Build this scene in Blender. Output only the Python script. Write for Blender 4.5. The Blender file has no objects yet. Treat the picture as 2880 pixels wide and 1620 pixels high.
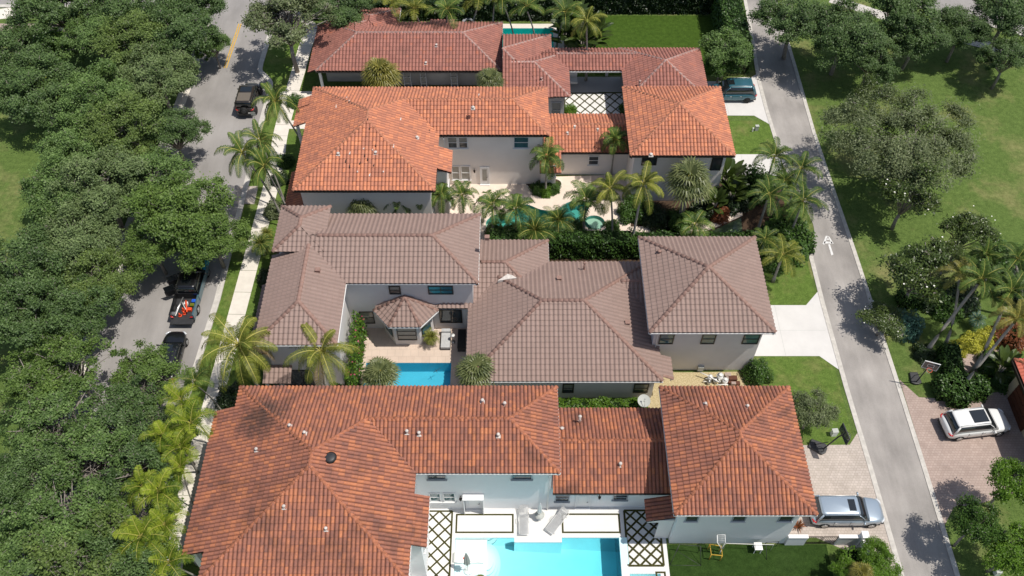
import bpy, bmesh, math, random
import numpy as np
from mathutils import Vector, Matrix, noise
D=bpy.data; SC=bpy.context.scene; COL=SC.collection
R=math.radians
# ------------------------------------------------------------------ camera, sky, sun, exposure
CAMP=R(52.35); CAMH=60.0
cam=D.cameras.new('camera'); cam.sensor_width=36; cam.lens=2515/2880*36; cam.clip_end=3000; cam.clip_start=1
camo=D.objects.new('camera',cam); COL.objects.link(camo)
camo.location=(0,0,CAMH); camo.rotation_euler=(R(90)-CAMP,0,0); SC.camera=camo
SUN_E,SUN_A=R(66),R(13)
sdir=Vector((math.cos(SUN_E)*math.cos(SUN_A),-math.cos(SUN_E)*math.sin(SUN_A),math.sin(SUN_E)))
w=D.worlds.new('World'); SC.world=w; w.use_nodes=True
nt=w.node_tree; bg=nt.nodes['Background']; sky=nt.nodes.new('ShaderNodeTexSky')
sky.sky_type='NISHITA'; sky.sun_disc=False; sky.sun_elevation=SUN_E; sky.sun_rotation=R(100)
wb=nt.nodes.new('ShaderNodeMix'); wb.data_type='RGBA'; wb.blend_type='MULTIPLY'; wb.inputs['Factor'].default_value=1; wb.inputs['B'].default_value=(1,.92,.83,1)
nt.links.new(sky.outputs[0],wb.inputs['A']); nt.links.new(wb.outputs['Result'],bg.inputs[0]); bg.inputs[1].default_value=0.14
sl=D.lights.new('sun','SUN'); sl.energy=4.5; sl.angle=R(0.5); sl.color=(1,0.955,0.875)
slo=D.objects.new('sun',sl); COL.objects.link(slo); slo.rotation_euler=sdir.to_track_quat('Z','Y').to_euler(); slo.location=(60,-10,120)
SC.view_settings.view_transform='Standard'; SC.view_settings.look='None'; SC.view_settings.gamma=1; SC.view_settings.exposure=0.0
try: SC.cycles.transparent_max_bounces=16; SC.cycles.max_bounces=8
except Exception: pass
# ------------------------------------------------------------------ survey: a sight line of the photograph (2576 x 1449 px) to a real point
_s,_c=math.sin(CAMP),math.cos(CAMP)
def _ray(px,py):
    k=2880/2576; x=px*k-1440; y=py*k-810
    return x,2515*_c-y*_s,-2515*_s-y*_c
def P(px,py,z=0):
    x,dy,dz=_ray(px,py); t=(z-CAMH)/dz; return Vector((x*t,dy*t,z))
def PY(px,py,Y):
    x,dy,dz=_ray(px,py); t=Y/dy; return Vector((x*t,Y,CAMH+dz*t))
def T9(col,row): # tile of a 3x3 enlargement -> survey pixel
    return lambda x,y:((960*col+x/2.6833)/1.11801,(540*row+y/2.6833)/1.11801)
TL,TC,TR=T9(0,0),T9(1,0),T9(2,0); ML,MC,MR=T9(0,1),T9(1,1),T9(2,1); BL,BC,BR=T9(0,2),T9(1,2),T9(2,2)
# ------------------------------------------------------------------ helpers
def tag(o,label=None,cat=None,group=None,kind=None):
    if label: o['label']=label
    if cat: o['category']=cat
    if group: o['group']=group
    if kind: o['kind']=kind
    return o
def empty(name,loc=(0,0,0),rz=0,label=None,cat=None,group=None):
    o=D.objects.new(name,None); COL.objects.link(o); o.location=loc; o.rotation_euler=(0,0,rz); o.empty_display_size=.3
    return tag(o,label,cat,group)
class MB:
    def __init__(s): s.v=[];s.f=[];s.m=[];s.uv=[];s.sm=[]
    def face(s,pts,mi=0,uv=None,smooth=False):
        b=len(s.v); s.v.extend([tuple(p) for p in pts]); s.f.append(tuple(range(b,b+len(pts)))); s.m.append(mi); s.sm.append(smooth)
        s.uv.append(uv)
    def raw(s,vs,fs,mi=0,smooth=False):
        b=len(s.v); s.v.extend([tuple(p) for p in vs])
        for f in fs: s.f.append(tuple(b+i for i in f)); s.m.append(mi); s.sm.append(smooth); s.uv.append(None)
    def box(s,x0,x1,y0,y1,z0,z1,mi=0,M=None):
        vs=[Vector((x,y,z)) for z in (z0,z1) for y in (y0,y1) for x in (x0,x1)]
        if M: vs=[M@v for v in vs]
        s.raw(vs,[(0,2,3,1),(4,5,7,6),(0,1,5,4),(2,6,7,3),(0,4,6,2),(1,3,7,5)],mi)
    def prism(s,poly,z0,z1,mi=0):
        n=len(poly); a=sum(poly[i][0]*poly[(i+1)%n][1]-poly[(i+1)%n][0]*poly[i][1] for i in range(n))
        if a<0: poly=poly[::-1]
        vs=[(p[0],p[1],z0) for p in poly]+[(p[0],p[1],z1) for p in poly]
        s.raw(vs,[tuple(range(n-1,-1,-1)),tuple(range(n,2*n))]+[(i,(i+1)%n,n+(i+1)%n,n+i) for i in range(n)],mi)
    def tube(s,pts,rad,n=8,mi=0,cap=True,smooth=True):
        pts=[Vector(p) for p in pts]; rs=rad if isinstance(rad,(list,tuple)) else [rad]*len(pts)
        vs=[];fs=[]; up=Vector((0,0,1))
        for i,p in enumerate(pts):
            d=(pts[min(i+1,len(pts)-1)]-pts[max(i-1,0)])
            if d.length<1e-6: d=Vector((0,0,1))
            d.normalize()
            a=d.cross(up if abs(d.z)<.95 else Vector((1,0,0))).normalized(); b=d.cross(a)
            for k in range(n):
                t=2*math.pi*k/n; vs.append(p+(a*math.cos(t)+b*math.sin(t))*rs[i])
        for i in range(len(pts)-1):
            for k in range(n):
                fs.append((i*n+k,i*n+(k+1)%n,(i+1)*n+(k+1)%n,(i+1)*n+k))
        if cap: fs.append(tuple(range(n))[::-1]); fs.append(tuple((len(pts)-1)*n+k for k in range(n)))
        s.raw(vs,fs,mi,smooth)
    def cyl(s,c,r,h,n=16,mi=0,r2=None,smooth=True):
        s.tube([c,Vector(c)+Vector((0,0,h))],[r,r if r2 is None else r2],n,mi,True,smooth)
    def build(s,name,mat,parent=None,label=None,cat=None,group=None,kind=None,loc=None):
        me=D.meshes.new(name); me.from_pydata(s.v,[],s.f)
        for m in (mat if isinstance(mat,(list,tuple)) else [mat]): me.materials.append(m)
        me.polygons.foreach_set('material_index',s.m); me.polygons.foreach_set('use_smooth',s.sm)
        if any(u is not None for u in s.uv):
            ul=me.uv_layers.new(name='uv'); arr=[]
            for f,u in zip(s.f,s.uv):
                arr.extend([c for q in (u if u is not None else [(0,0)]*len(f)) for c in q])
            ul.data.foreach_set('uv',arr)
        me.update(); o=D.objects.new(name,me); COL.objects.link(o)
        if parent: o.parent=parent
        if loc is not None: o.location=loc
        return tag(o,label,cat,group,kind)
def local(parent,o):   # keep world coordinates of mesh data although the parent empty stands elsewhere
    o.matrix_parent_inverse=parent.matrix_basis.inverted(); return o
def copy_tree(o,parent=None):
    c=o.copy(); COL.objects.link(c)
    if parent: c.parent=parent
    for ch in [x for x in D.objects if x.parent==o]: copy_tree(ch,c)
    return c
def hsh(*a):
    x=math.sin(sum(v*k for v,k in zip(a,(12.9898,78.233,37.719,4.581))))*43758.5453
    return x-math.floor(x)
# ------------------------------------------------------------------ materials
def mat(name,col,rough=.8,spec=.3,metal=0,var=.0,scale=1.5,bump=0,bscale=20,detail=4,col2=None,coat=0,trans=0,coord='Object'):
    m=D.materials.new(name); m.use_nodes=True; n=m.node_tree.nodes; l=m.node_tree.links; b=n['Principled BSDF']
    b.inputs['Base Color'].default_value=(*col,1); b.inputs['Roughness'].default_value=rough; b.inputs['Metallic'].default_value=metal
    b.inputs['Specular IOR Level'].default_value=spec; b.inputs['Coat Weight'].default_value=coat
    tc=n.new('ShaderNodeTexCoord')
    if var or col2:
        t=n.new('ShaderNodeTexNoise'); t.inputs['Scale'].default_value=scale; t.inputs['Detail'].default_value=detail; t.inputs['Roughness'].default_value=.65
        l.new(tc.outputs[coord],t.inputs['Vector'])
        r=n.new('ShaderNodeValToRGB'); c2=col2 or tuple(c*(1+var) for c in col); c1=tuple(c*(1-var) for c in col) if var else col
        r.color_ramp.elements[0].position=.32; r.color_ramp.elements[1].position=.68
        r.color_ramp.elements[0].color=(*c1,1); r.color_ramp.elements[1].color=(*c2,1)
        l.new(t.outputs['Fac'],r.inputs[0]); l.new(r.outputs[0],b.inputs['Base Color'])
    if bump:
        t2=n.new('ShaderNodeTexNoise'); t2.inputs['Scale'].default_value=bscale; t2.inputs['Detail'].default_value=6
        l.new(tc.outputs[coord],t2.inputs['Vector']); bp=n.new('ShaderNodeBump'); bp.inputs['Strength'].default_value=bump; bp.inputs['Distance'].default_value=.05
        l.new(t2.outputs['Fac'],bp.inputs['Height']); l.new(bp.outputs[0],b.inputs['Normal'])
    return m
def ramp(n,stops):
    r=n.new('ShaderNodeValToRGB'); e=r.color_ramp.elements
    while len(e)<len(stops): e.new(.5)
    for x,(p,c) in zip(e,stops): x.position=p; x.color=(*c,1)
    return r
def tile_mat(name,stops,dirt,dirt_amt=.5,rough=.75,pan=.6,vt=.48,stain=None):
    """clay tiles: own colour per tile, soft patches of weathering, dark algae where it grows"""
    m=D.materials.new(name); m.use_nodes=True; n=m.node_tree.nodes; l=m.node_tree.links; b=n['Principled BSDF']
    b.inputs['Roughness'].default_value=rough; b.inputs['Specular IOR Level'].default_value=.25
    uv=n.new('ShaderNodeUVMap'); fl=n.new('ShaderNodeVectorMath'); fl.operation='FLOOR'; l.new(uv.outputs[0],fl.inputs[0])
    wn=n.new('ShaderNodeTexWhiteNoise'); wn.noise_dimensions='2D'; l.new(fl.outputs[0],wn.inputs['Vector'])
    tc=n.new('ShaderNodeTexCoord'); ns=n.new('ShaderNodeTexNoise'); ns.inputs['Scale'].default_value=.9; ns.inputs['Detail'].default_value=3; l.new(tc.outputs['Object'],ns.inputs['Vector'])
    nf=n.new('ShaderNodeTexNoise'); nf.inputs['Scale'].default_value=7; nf.inputs['Detail'].default_value=3; l.new(tc.outputs['Object'],nf.inputs['Vector'])
    mx=n.new('ShaderNodeMath'); mx.operation='MULTIPLY_ADD'; mx.inputs[1].default_value=vt; l.new(wn.outputs['Value'],mx.inputs[0])
    m2=n.new('ShaderNodeMath'); m2.operation='MULTIPLY_ADD'; m2.inputs[1].default_value=.6; m2.inputs[2].default_value=-.29; l.new(ns.outputs['Fac'],m2.inputs[0])
    m3=n.new('ShaderNodeMath'); m3.operation='MULTIPLY_ADD'; m3.inputs[1].default_value=.5; l.new(nf.outputs['Fac'],m3.inputs[0]); l.new(m2.outputs[0],m3.inputs[2]); l.new(m3.outputs[0],mx.inputs[2])
    r=ramp(n,stops); l.new(mx.outputs[0],r.inputs[0])
    dn=n.new('ShaderNodeTexNoise'); dn.inputs['Scale'].default_value=.33; dn.inputs['Detail'].default_value=9; dn.inputs['Roughness'].default_value=.72; l.new(tc.outputs['Object'],dn.inputs['Vector'])
    dr=ramp(n,[(.60-dirt_amt*.12,(0,0,0)),(.74,(1,1,1))]); l.new(dn.outputs['Fac'],dr.inputs[0])
    dm=n.new('ShaderNodeMath'); dm.operation='MULTIPLY'; dm.inputs[1].default_value=dirt_amt; l.new(dr.outputs[0],dm.inputs[0])
    mc=n.new('ShaderNodeMix'); mc.data_type='RGBA'; l.new(dm.outputs[0],mc.inputs['Factor']); l.new(r.outputs[0],mc.inputs['A']); mc.inputs['B'].default_value=(*dirt,1)
    l.new(mc.outputs['Result'],b.inputs['Base Color'])
    if stain:
        ds=n.new('ShaderNodeVectorMath'); ds.operation='DISTANCE'; l.new(tc.outputs['Object'],ds.inputs[0]); ds.inputs[1].default_value=stain[0]
        dv=n.new('ShaderNodeMath'); dv.operation='DIVIDE'; l.new(ds.outputs['Value'],dv.inputs[0]); dv.inputs[1].default_value=stain[1]
        sn=n.new('ShaderNodeTexNoise'); sn.inputs['Scale'].default_value=1.3; sn.inputs['Detail'].default_value=9; sn.inputs['Roughness'].default_value=.8; l.new(tc.outputs['Object'],sn.inputs['Vector'])
        sb=n.new('ShaderNodeMath'); sb.operation='MULTIPLY_ADD'; sb.inputs[1].default_value=-.42; l.new(dv.outputs[0],sb.inputs[0]); l.new(sn.outputs['Fac'],sb.inputs[2])
        sr=ramp(n,[(.20,(0,0,0)),(.42,(.8,.8,.8))]); l.new(sb.outputs[0],sr.inputs[0]); m9=n.new('ShaderNodeMix'); m9.data_type='RGBA'; l.new(sr.outputs[0],m9.inputs['Factor']); l.new(mc.outputs['Result'],m9.inputs['A']); m9.inputs['B'].default_value=(.06,.042,.036,1); mc=m9
    fr=n.new('ShaderNodeVectorMath'); fr.operation='FRACTION'; l.new(uv.outputs[0],fr.inputs[0]); sx=n.new('ShaderNodeSeparateXYZ'); l.new(fr.outputs[0],sx.inputs[0])
    pg=n.new('ShaderNodeMath'); pg.operation='PINGPONG'; pg.inputs[1].default_value=.5; l.new(sx.outputs['X'],pg.inputs[0])
    gr=ramp(n,[(.0,(pan,)*3),(.22,(0,0,0))]); l.new(pg.outputs[0],gr.inputs[0]); lp=ramp(n,[(.0,(pan*.7,)*3),(.12,(0,0,0))]); l.new(sx.outputs['Y'],lp.inputs[0])
    mm=n.new('ShaderNodeMath'); mm.operation='MAXIMUM'; l.new(gr.outputs[0],mm.inputs[0]); l.new(lp.outputs[0],mm.inputs[1])
    mp_=n.new('ShaderNodeMix'); mp_.data_type='RGBA'; l.new(mm.outputs[0],mp_.inputs['Factor']); l.new(mc.outputs['Result'],mp_.inputs['A']); mp_.inputs['B'].default_value=(*[c*.8 for c in dirt],1); l.new(mp_.outputs['Result'],b.inputs['Base Color'])
    bn=n.new('ShaderNodeTexNoise'); bn.inputs['Scale'].default_value=18; l.new(tc.outputs['Object'],bn.inputs['Vector'])
    bp=n.new('ShaderNodeBump'); bp.inputs['Strength'].default_value=.35; bp.inputs['Distance'].default_value=.03; l.new(bn.outputs['Fac'],bp.inputs['Height']); l.new(bp.outputs[0],b.inputs['Normal'])
    return m
def leaf_mat(name,c1,c2,rough=.5,trans=.35,spec=.35):
    m=D.materials.new(name); m.use_nodes=True; n=m.node_tree.nodes; l=m.node_tree.links; b=n['Principled BSDF']; out=n['Material Output']
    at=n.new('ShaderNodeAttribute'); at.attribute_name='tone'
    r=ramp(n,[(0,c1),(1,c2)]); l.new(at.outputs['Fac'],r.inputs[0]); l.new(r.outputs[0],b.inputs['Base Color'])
    b.inputs['Roughness'].default_value=rough; b.inputs['Specular IOR Level'].default_value=spec
    tr=n.new('ShaderNodeBsdfTranslucent'); mu=n.new('ShaderNodeMix'); mu.data_type='RGBA'; mu.blend_type='MULTIPLY'; mu.inputs['Factor'].default_value=1
    l.new(r.outputs[0],mu.inputs['A']); mu.inputs['B'].default_value=(1.5,1.6,.7,1); l.new(mu.outputs['Result'],tr.inputs[0])
    ms=n.new('ShaderNodeMixShader'); ms.inputs[0].default_value=trans; l.new(b.outputs[0],ms.inputs[1]); l.new(tr.outputs[0],ms.inputs[2]); l.new(ms.outputs[0],out.inputs[0])
    return m
def paver_mat(name,c1,c2,mortar,sx=5,sy=2.5,var=.25,rot=0):
    m=D.materials.new(name); m.use_nodes=True; n=m.node_tree.nodes; l=m.node_tree.links; b=n['Principled BSDF']; b.inputs['Roughness'].default_value=.9
    tc=n.new('ShaderNodeTexCoord'); mp=n.new('ShaderNodeMapping'); mp.inputs['Rotation'].default_value=(0,0,rot); l.new(tc.outputs['Object'],mp.inputs[0])
    br=n.new('ShaderNodeTexBrick'); l.new(mp.outputs[0],br.inputs['Vector']); br.inputs['Scale'].default_value=1; br.inputs['Brick Width'].default_value=1/sy; br.inputs['Row Height'].default_value=1/sx; br.inputs['Mortar Size'].default_value=.012
    br.inputs['Color1'].default_value=(*c1,1); br.inputs['Color2'].default_value=(*c2,1); br.inputs['Mortar'].default_value=(*mortar,1)
    ns=n.new('ShaderNodeTexNoise'); ns.inputs['Scale'].default_value=.8; ns.inputs['Detail'].default_value=8; l.new(tc.outputs['Object'],ns.inputs['Vector'])
    rr=ramp(n,[(.3,(1-var,)*3),(.7,(1,1,1))]); l.new(ns.outputs['Fac'],rr.inputs[0])
    mu=n.new('ShaderNodeMix'); mu.data_type='RGBA'; mu.blend_type='MULTIPLY'; mu.inputs['Factor'].default_value=1; l.new(br.outputs['Color'],mu.inputs['A']); l.new(rr.outputs[0],mu.inputs['B']); l.new(mu.outputs['Result'],b.inputs['Base Color'])
    return m
def water_mat(name,tint,rough=.02,ripple=.15,rs=2.2,absorb=None,dens=.3):
    m=D.materials.new(name); m.use_nodes=True; n=m.node_tree.nodes; l=m.node_tree.links; out=n['Material Output']
    n.remove(n['Principled BSDF'])
    t=n.new('ShaderNodeBsdfTransparent'); t.inputs[0].default_value=(*tint,1); g=n.new('ShaderNodeBsdfGlossy'); g.inputs['Roughness'].default_value=rough
    fr=n.new('ShaderNodeFresnel'); fr.inputs[0].default_value=1.33; ms=n.new('ShaderNodeMixShader')
    tc=n.new('ShaderNodeTexCoord'); ns=n.new('ShaderNodeTexNoise'); ns.inputs['Scale'].default_value=rs; ns.inputs['Detail'].default_value=3; l.new(tc.outputs['Object'],ns.inputs['Vector'])
    bp=n.new('ShaderNodeBump'); bp.inputs['Strength'].default_value=ripple; bp.inputs['Distance'].default_value=.1; l.new(ns.outputs['Fac'],bp.inputs['Height']); l.new(bp.outputs[0],g.inputs['Normal']); l.new(bp.outputs[0],fr.inputs['Normal'])
    l.new(fr.outputs[0],ms.inputs[0]); l.new(t.outputs[0],ms.inputs[1]); l.new(g.outputs[0],ms.inputs[2]); l.new(ms.outputs[0],out.inputs[0])
    if absorb:
        va=n.new('ShaderNodeVolumeAbsorption'); va.inputs[0].default_value=(*absorb,1); va.inputs[1].default_value=dens; l.new(va.outputs[0],out.inputs['Volume'])
    return m
def grass_mat(name,c1,c2,dry,scale=.35,amt=.35):
    m=D.materials.new(name); m.use_nodes=True; n=m.node_tree.nodes; l=m.node_tree.links; b=n['Principled BSDF']; b.inputs['Roughness'].default_value=.95; b.inputs['Specular IOR Level'].default_value=.1
    tc=n.new('ShaderNodeTexCoord')
    def nz(s,d,r=.6):
        t=n.new('ShaderNodeTexNoise'); t.inputs['Scale'].default_value=s; t.inputs['Detail'].default_value=d; t.inputs['Roughness'].default_value=r; l.new(tc.outputs['Object'],t.inputs['Vector']); return t
    a=nz(9,6,.75); r=ramp(n,[(.3,c1),(.7,c2)]); l.new(a.outputs['Fac'],r.inputs[0])
    d=nz(scale,7,.65); dr=ramp(n,[(.5,(0,0,0)),(.72,(amt,)*3)]); l.new(d.outputs['Fac'],dr.inputs[0])
    mx=n.new('ShaderNodeMix'); mx.data_type='RGBA'; l.new(dr.outputs[0],mx.inputs['Factor']); l.new(r.outputs[0],mx.inputs['A']); mx.inputs['B'].default_value=(*dry,1)
    e=nz(2.2,5,.7); er=ramp(n,[(.32,(.66,.68,.62)),(.66,(1.16,1.12,1.1))]); l.new(e.outputs['Fac'],er.inputs[0]); m5=n.new('ShaderNodeMix'); m5.data_type='RGBA'; m5.blend_type='MULTIPLY'; m5.inputs['Factor'].default_value=1
    l.new(mx.outputs['Result'],m5.inputs['A']); l.new(er.outputs[0],m5.inputs['B']); l.new(m5.outputs['Result'],b.inputs['Base Color'])
    bb=nz(22,4,.8); bp=n.new('ShaderNodeBump'); bp.inputs['Strength'].default_value=.8; bp.inputs['Distance'].default_value=.12; l.new(bb.outputs['Fac'],bp.inputs['Height']); l.new(bp.outputs[0],b.inputs['Normal'])
    return m
def road_mat(name,c,var=.12,tint=(1,.97,.95)):
    m=D.materials.new(name); m.use_nodes=True; n=m.node_tree.nodes; l=m.node_tree.links; b=n['Principled BSDF']; b.inputs['Roughness'].default_value=.9; b.inputs['Specular IOR Level'].default_value=.2
    tc=n.new('ShaderNodeTexCoord'); mp=n.new('ShaderNodeMapping'); mp.inputs['Scale'].default_value=(1,.25,1); l.new(tc.outputs['Object'],mp.inputs[0])
    a=n.new('ShaderNodeTexNoise'); a.inputs['Scale'].default_value=.7; a.inputs['Detail'].default_value=8; a.inputs['Roughness'].default_value=.6; l.new(mp.outputs[0],a.inputs['Vector'])
    f=n.new('ShaderNodeTexNoise'); f.inputs['Scale'].default_value=30; f.inputs['Detail'].default_value=4; l.new(tc.outputs['Object'],f.inputs['Vector'])
    p=n.new('ShaderNodeTexNoise'); p.inputs['Scale'].default_value=.22; p.inputs['Detail'].default_value=5; l.new(tc.outputs['Object'],p.inputs['Vector'])
    s=n.new('ShaderNodeMath'); s.operation='MULTIPLY_ADD'; s.inputs[1].default_value=.25; l.new(f.outputs['Fac'],s.inputs[0])
    s2=n.new('ShaderNodeMath'); s2.operation='MULTIPLY_ADD'; s2.inputs[1].default_value=.6; s2.inputs[2].default_value=-.2; l.new(p.outputs['Fac'],s2.inputs[0])
    s3=n.new('ShaderNodeMath'); s3.operation='MULTIPLY_ADD'; s3.inputs[1].default_value=.5; l.new(a.outputs['Fac'],s3.inputs[0]); l.new(s2.outputs[0],s3.inputs[2]); l.new(s3.outputs[0],s.inputs[2])
    lo=tuple(c*(1-var*1.6)*t for t in tint); hi=tuple(c*(1+var)*t for t in tint)
    r=ramp(n,[(.28,lo),(.66,hi)]); l.new(s.outputs[0],r.inputs[0]); l.new(r.outputs[0],b.inputs['Base Color'])
    bp=n.new('ShaderNodeBump'); bp.inputs['Strength'].default_value=.25; bp.inputs['Distance'].default_value=.02; l.new(f.outputs['Fac'],bp.inputs['Height']); l.new(bp.outputs[0],b.inputs['Normal'])
    return m
M={}
M['grass']=grass_mat('grass',(.066,.116,.028),(.170,.245,.066),(.31,.28,.13),.2,.8)
M['lawn']=grass_mat('lawn',(.070,.130,.024),(.175,.260,.058),(.26,.24,.10),.45,.6)
M['turf']=grass_mat('turf',(.045,.090,.012),(.072,.13,.020),(.07,.12,.02),.2,.3)
M['turfdark']=grass_mat('turfdark',(.022,.052,.010),(.048,.090,.020),(.05,.09,.025),.3,.4)
M['street']=road_mat('street',.285,.15,(1,.94,.90))
M['alley']=road_mat('alley',.33,.24,(1,.925,.865))
M['kerb']=mat('kerb',(.50,.47,.43),.9,.2,var=.14,scale=2.5,bump=.3)
M['walk']=mat('walk',(.66,.61,.54),.9,.2,var=.07,scale=1.2,bump=.15)
M['concrete']=mat('concrete',(.585,.565,.545),.85,.2,var=.05,scale=.7,bump=.1)
M['paverH1']=paver_mat('paverH1',(.52,.45,.40),(.44,.38,.33),(.33,.28,.24),5,4,.15)
M['paverR']=paver_mat('paverR',(.43,.335,.29),(.375,.285,.245),(.28,.21,.18),5,4,.18)
M['terrace']=mat('terrace',(.67,.655,.63),.7,.3,var=.02,scale=.8)
M['travertine']=paver_mat('travertine',(.62,.50,.41),(.56,.44,.36),(.47,.38,.31),1.6,1.6,.14)
M['deck3']=mat('deck3',(.68,.57,.48),.85,.2,var=.07,scale=1.2)
M['gravel']=mat('gravel',(.30,.23,.11),.95,.1,col2=(.62,.52,.33),scale=14,bump=1,bscale=16)
M['mulch']=mat('mulch',(.07,.045,.03),.95,.1,var=.4,scale=9,bump=1,bscale=14)
M['lattice']=grass_mat('lattice',(.055,.055,.018),(.09,.085,.03),(.07,.08,.02))
M['yellow']=mat('yellow',(.55,.33,.05),.8,var=.2,scale=3)
M['white_line']=mat('white_line',(.62,.61,.6),.8,var=.15,scale=6)
M['w1']=mat('wallwhite',(.78,.78,.78),.85,.2,var=.02,scale=1,bump=.15,bscale=30)
M['w2']=mat('wallgrey',(.62,.595,.585),.85,.2,var=.05,scale=.5,bump=.15,bscale=30)
M['w3']=mat('wallcream',(.76,.71,.67),.85,.2,var=.04,scale=.5,bump=.15,bscale=30)
M['w4']=mat('wallgreige',(.40,.39,.38),.85,.2,var=.04,scale=.5)
M['w5']=mat('walltan',(.55,.44,.28),.85,.2,var=.06,scale=.6,bump=.2)
M['trim']=mat('trim',(.74,.73,.72),.5)
M['soffit']=mat('soffit',(.5,.48,.46),.8)
M['darkfr']=mat('darkframe',(.02,.018,.016),.4,.5)
M['whitefr']=mat('whiteframe',(.68,.68,.68),.4,.5)
M['greyfr']=mat('greyframe',(.33,.35,.38),.5,.4)
M['glass']=mat('glass',(.035,.045,.05),.04,.9,var=.3,scale=1)
M['glassb']=mat('glassblue',(.05,.12,.14),.04,.9,var=.3,scale=1)
M['blind']=mat('blind',(.22,.22,.20),.15,.6,var=.15,scale=2)
M['bronze']=mat('bronze',(.04,.03,.025),.4,.5,.6)
M['garagedoor']=mat('garagedoor',(.10,.035,.018),.6,var=.25,scale=2)
M['tile1']=tile_mat('tile1',[(0,(.15,.082,.070)),(.25,(.265,.112,.080)),(.5,(.345,.138,.088)),(.72,(.48,.180,.088)),(1,(.60,.27,.14))],(.055,.036,.030),.72,vt=.40,stain=((-16.6,29.6,7.3),3.4))
M['tile3']=tile_mat('tile3',[(0,(.24,.125,.09)),(.22,(.39,.155,.098)),(.5,(.48,.19,.115)),(.75,(.60,.225,.115)),(1,(.70,.34,.20))],(.20,.12,.10),.4)
M['tile2']=tile_mat('tile2',[(0,(.245,.172,.148)),(.5,(.285,.198,.170)),(1,(.33,.245,.215))],(.21,.16,.135),.3,.65,vt=.25)
M['tile4']=tile_mat('tile4',[(0,(.21,.092,.074)),(.3,(.29,.122,.098)),(.6,(.35,.150,.118)),(.85,(.42,.135,.075)),(1,(.44,.29,.23))],(.17,.11,.085),.35,vt=.4)
M['tile5']=tile_mat('tile5',[(0,(.42,.10,.07)),(1,(.6,.17,.11))],(.3,.1,.07),.2)
M['cap1']=mat('cap1',(.36,.135,.075),.8,var=.35,scale=4,bump=.3)
M['cap3']=mat('cap3',(.42,.18,.11),.8,var=.3,scale=4,bump=.3)
M['cap2']=mat('cap2',(.27,.165,.135),.7,var=.12,scale=3,bump=.2)
M['cap4']=mat('cap4',(.38,.25,.22),.8,var=.3,scale=4,bump=.3)
M['mortar']=mat('mortar',(.55,.5,.46),.9,var=.2,scale=5)
M['under']=mat('under',(.05,.03,.025),.9)
M['bark']=mat('bark',(.27,.24,.215),.95,.1,var=.3,scale=6,bump=.8,bscale=12)
M['palmbark']=mat('palmbark',(.30,.28,.25),.9,.1,var=.2,scale=5,bump=.5,bscale=15)
M['husk']=mat('husk',(.24,.15,.07),.95,.1,var=.3,scale=8)
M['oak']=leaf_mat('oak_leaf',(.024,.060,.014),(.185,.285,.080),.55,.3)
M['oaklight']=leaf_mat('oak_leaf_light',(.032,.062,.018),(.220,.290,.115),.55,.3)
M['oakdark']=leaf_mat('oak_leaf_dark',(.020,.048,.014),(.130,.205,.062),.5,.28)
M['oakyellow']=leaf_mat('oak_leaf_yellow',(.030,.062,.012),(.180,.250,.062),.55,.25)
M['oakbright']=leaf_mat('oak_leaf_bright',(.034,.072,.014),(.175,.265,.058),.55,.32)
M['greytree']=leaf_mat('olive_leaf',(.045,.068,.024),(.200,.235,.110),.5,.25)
M['magnolia']=leaf_mat('magnolia_leaf',(.020,.040,.009),(.095,.135,.028),.38,.15,.4)
M['lime']=leaf_mat('lime_leaf',(.050,.110,.010),(.160,.280,.030),.45,.35)
M['hedge']=leaf_mat('hedge_leaf',(.018,.050,.009),(.075,.145,.022),.45,.2,.3)
M['hedgedark']=leaf_mat('hedge_leaf_dark',(.010,.022,.007),(.030,.055,.016),.4,.2)
M['yellowleaf']=leaf_mat('croton_leaf',(.20,.22,.02),(.62,.58,.08),.5,.3)
M['redleaf']=leaf_mat('red_leaf',(.06,.035,.015),(.32,.10,.04),.5,.3)
M['bloom']=leaf_mat('bloom',(.35,.04,.10),(.60,.12,.22),.5,.3)
M['blueleaf']=leaf_mat('blue_leaf',(.015,.05,.035),(.09,.20,.15),.35,.2,.5)
M['palm']=leaf_mat('palm_leaf',(.020,.048,.009),(.125,.185,.035),.5,.12,.2)
M['palmy']=leaf_mat('palm_leaf_yellow',(.030,.058,.008),(.240,.250,.040),.5,.15,.2)
M['palmb']=leaf_mat('palm_leaf_bright',(.040,.095,.008),(.330,.390,.040),.5,.28,.2)
M['palmdry']=leaf_mat('palm_leaf_dry',(.20,.14,.06),(.45,.33,.17),.7,.2)
M['sabal']=leaf_mat('fan_leaf',(.050,.075,.025),(.200,.220,.085),.45,.25,.4)
M['sabaly']=leaf_mat('fan_leaf_yellow',(.070,.085,.015),(.300,.260,.060),.45,.25,.4)
M['rachis']=mat('rachis',(.42,.38,.10),.6)
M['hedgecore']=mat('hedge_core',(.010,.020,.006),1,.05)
M['petal']=mat('petal',(.8,.78,.7),.6)
M['poolA']=mat('pool_plaster_cyan',(.60,.82,.84),.8,var=.04,scale=1)
M['poolB']=mat('pool_plaster_teal',(.14,.37,.34),.8,var=.1,scale=1)
M['poolC']=mat('pool_plaster_blue',(.13,.47,.60),.8,var=.05,scale=1)
M['poolD']=mat('pool_plaster_deep',(.04,.62,.62),.8)
M['shelf']=mat('pool_shelf',(.74,.80,.80),.8)
M['water']=water_mat('water',(.62,.90,.94))
M['waterdeep']=water_mat('waterdeep',(.97,.99,1),ripple=.12,absorb=(.0,.80,.88),dens=.30)
M['waterclear']=water_mat('waterclear',(.88,.96,.97),ripple=.06)
M['waterteal']=water_mat('waterteal',(.60,.86,.82))
M['black']=mat('black_rubber',(.015,.015,.015),.7)
M['blackpl']=mat('black_plastic',(.03,.03,.032),.5,.5,var=.2,scale=3)
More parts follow.
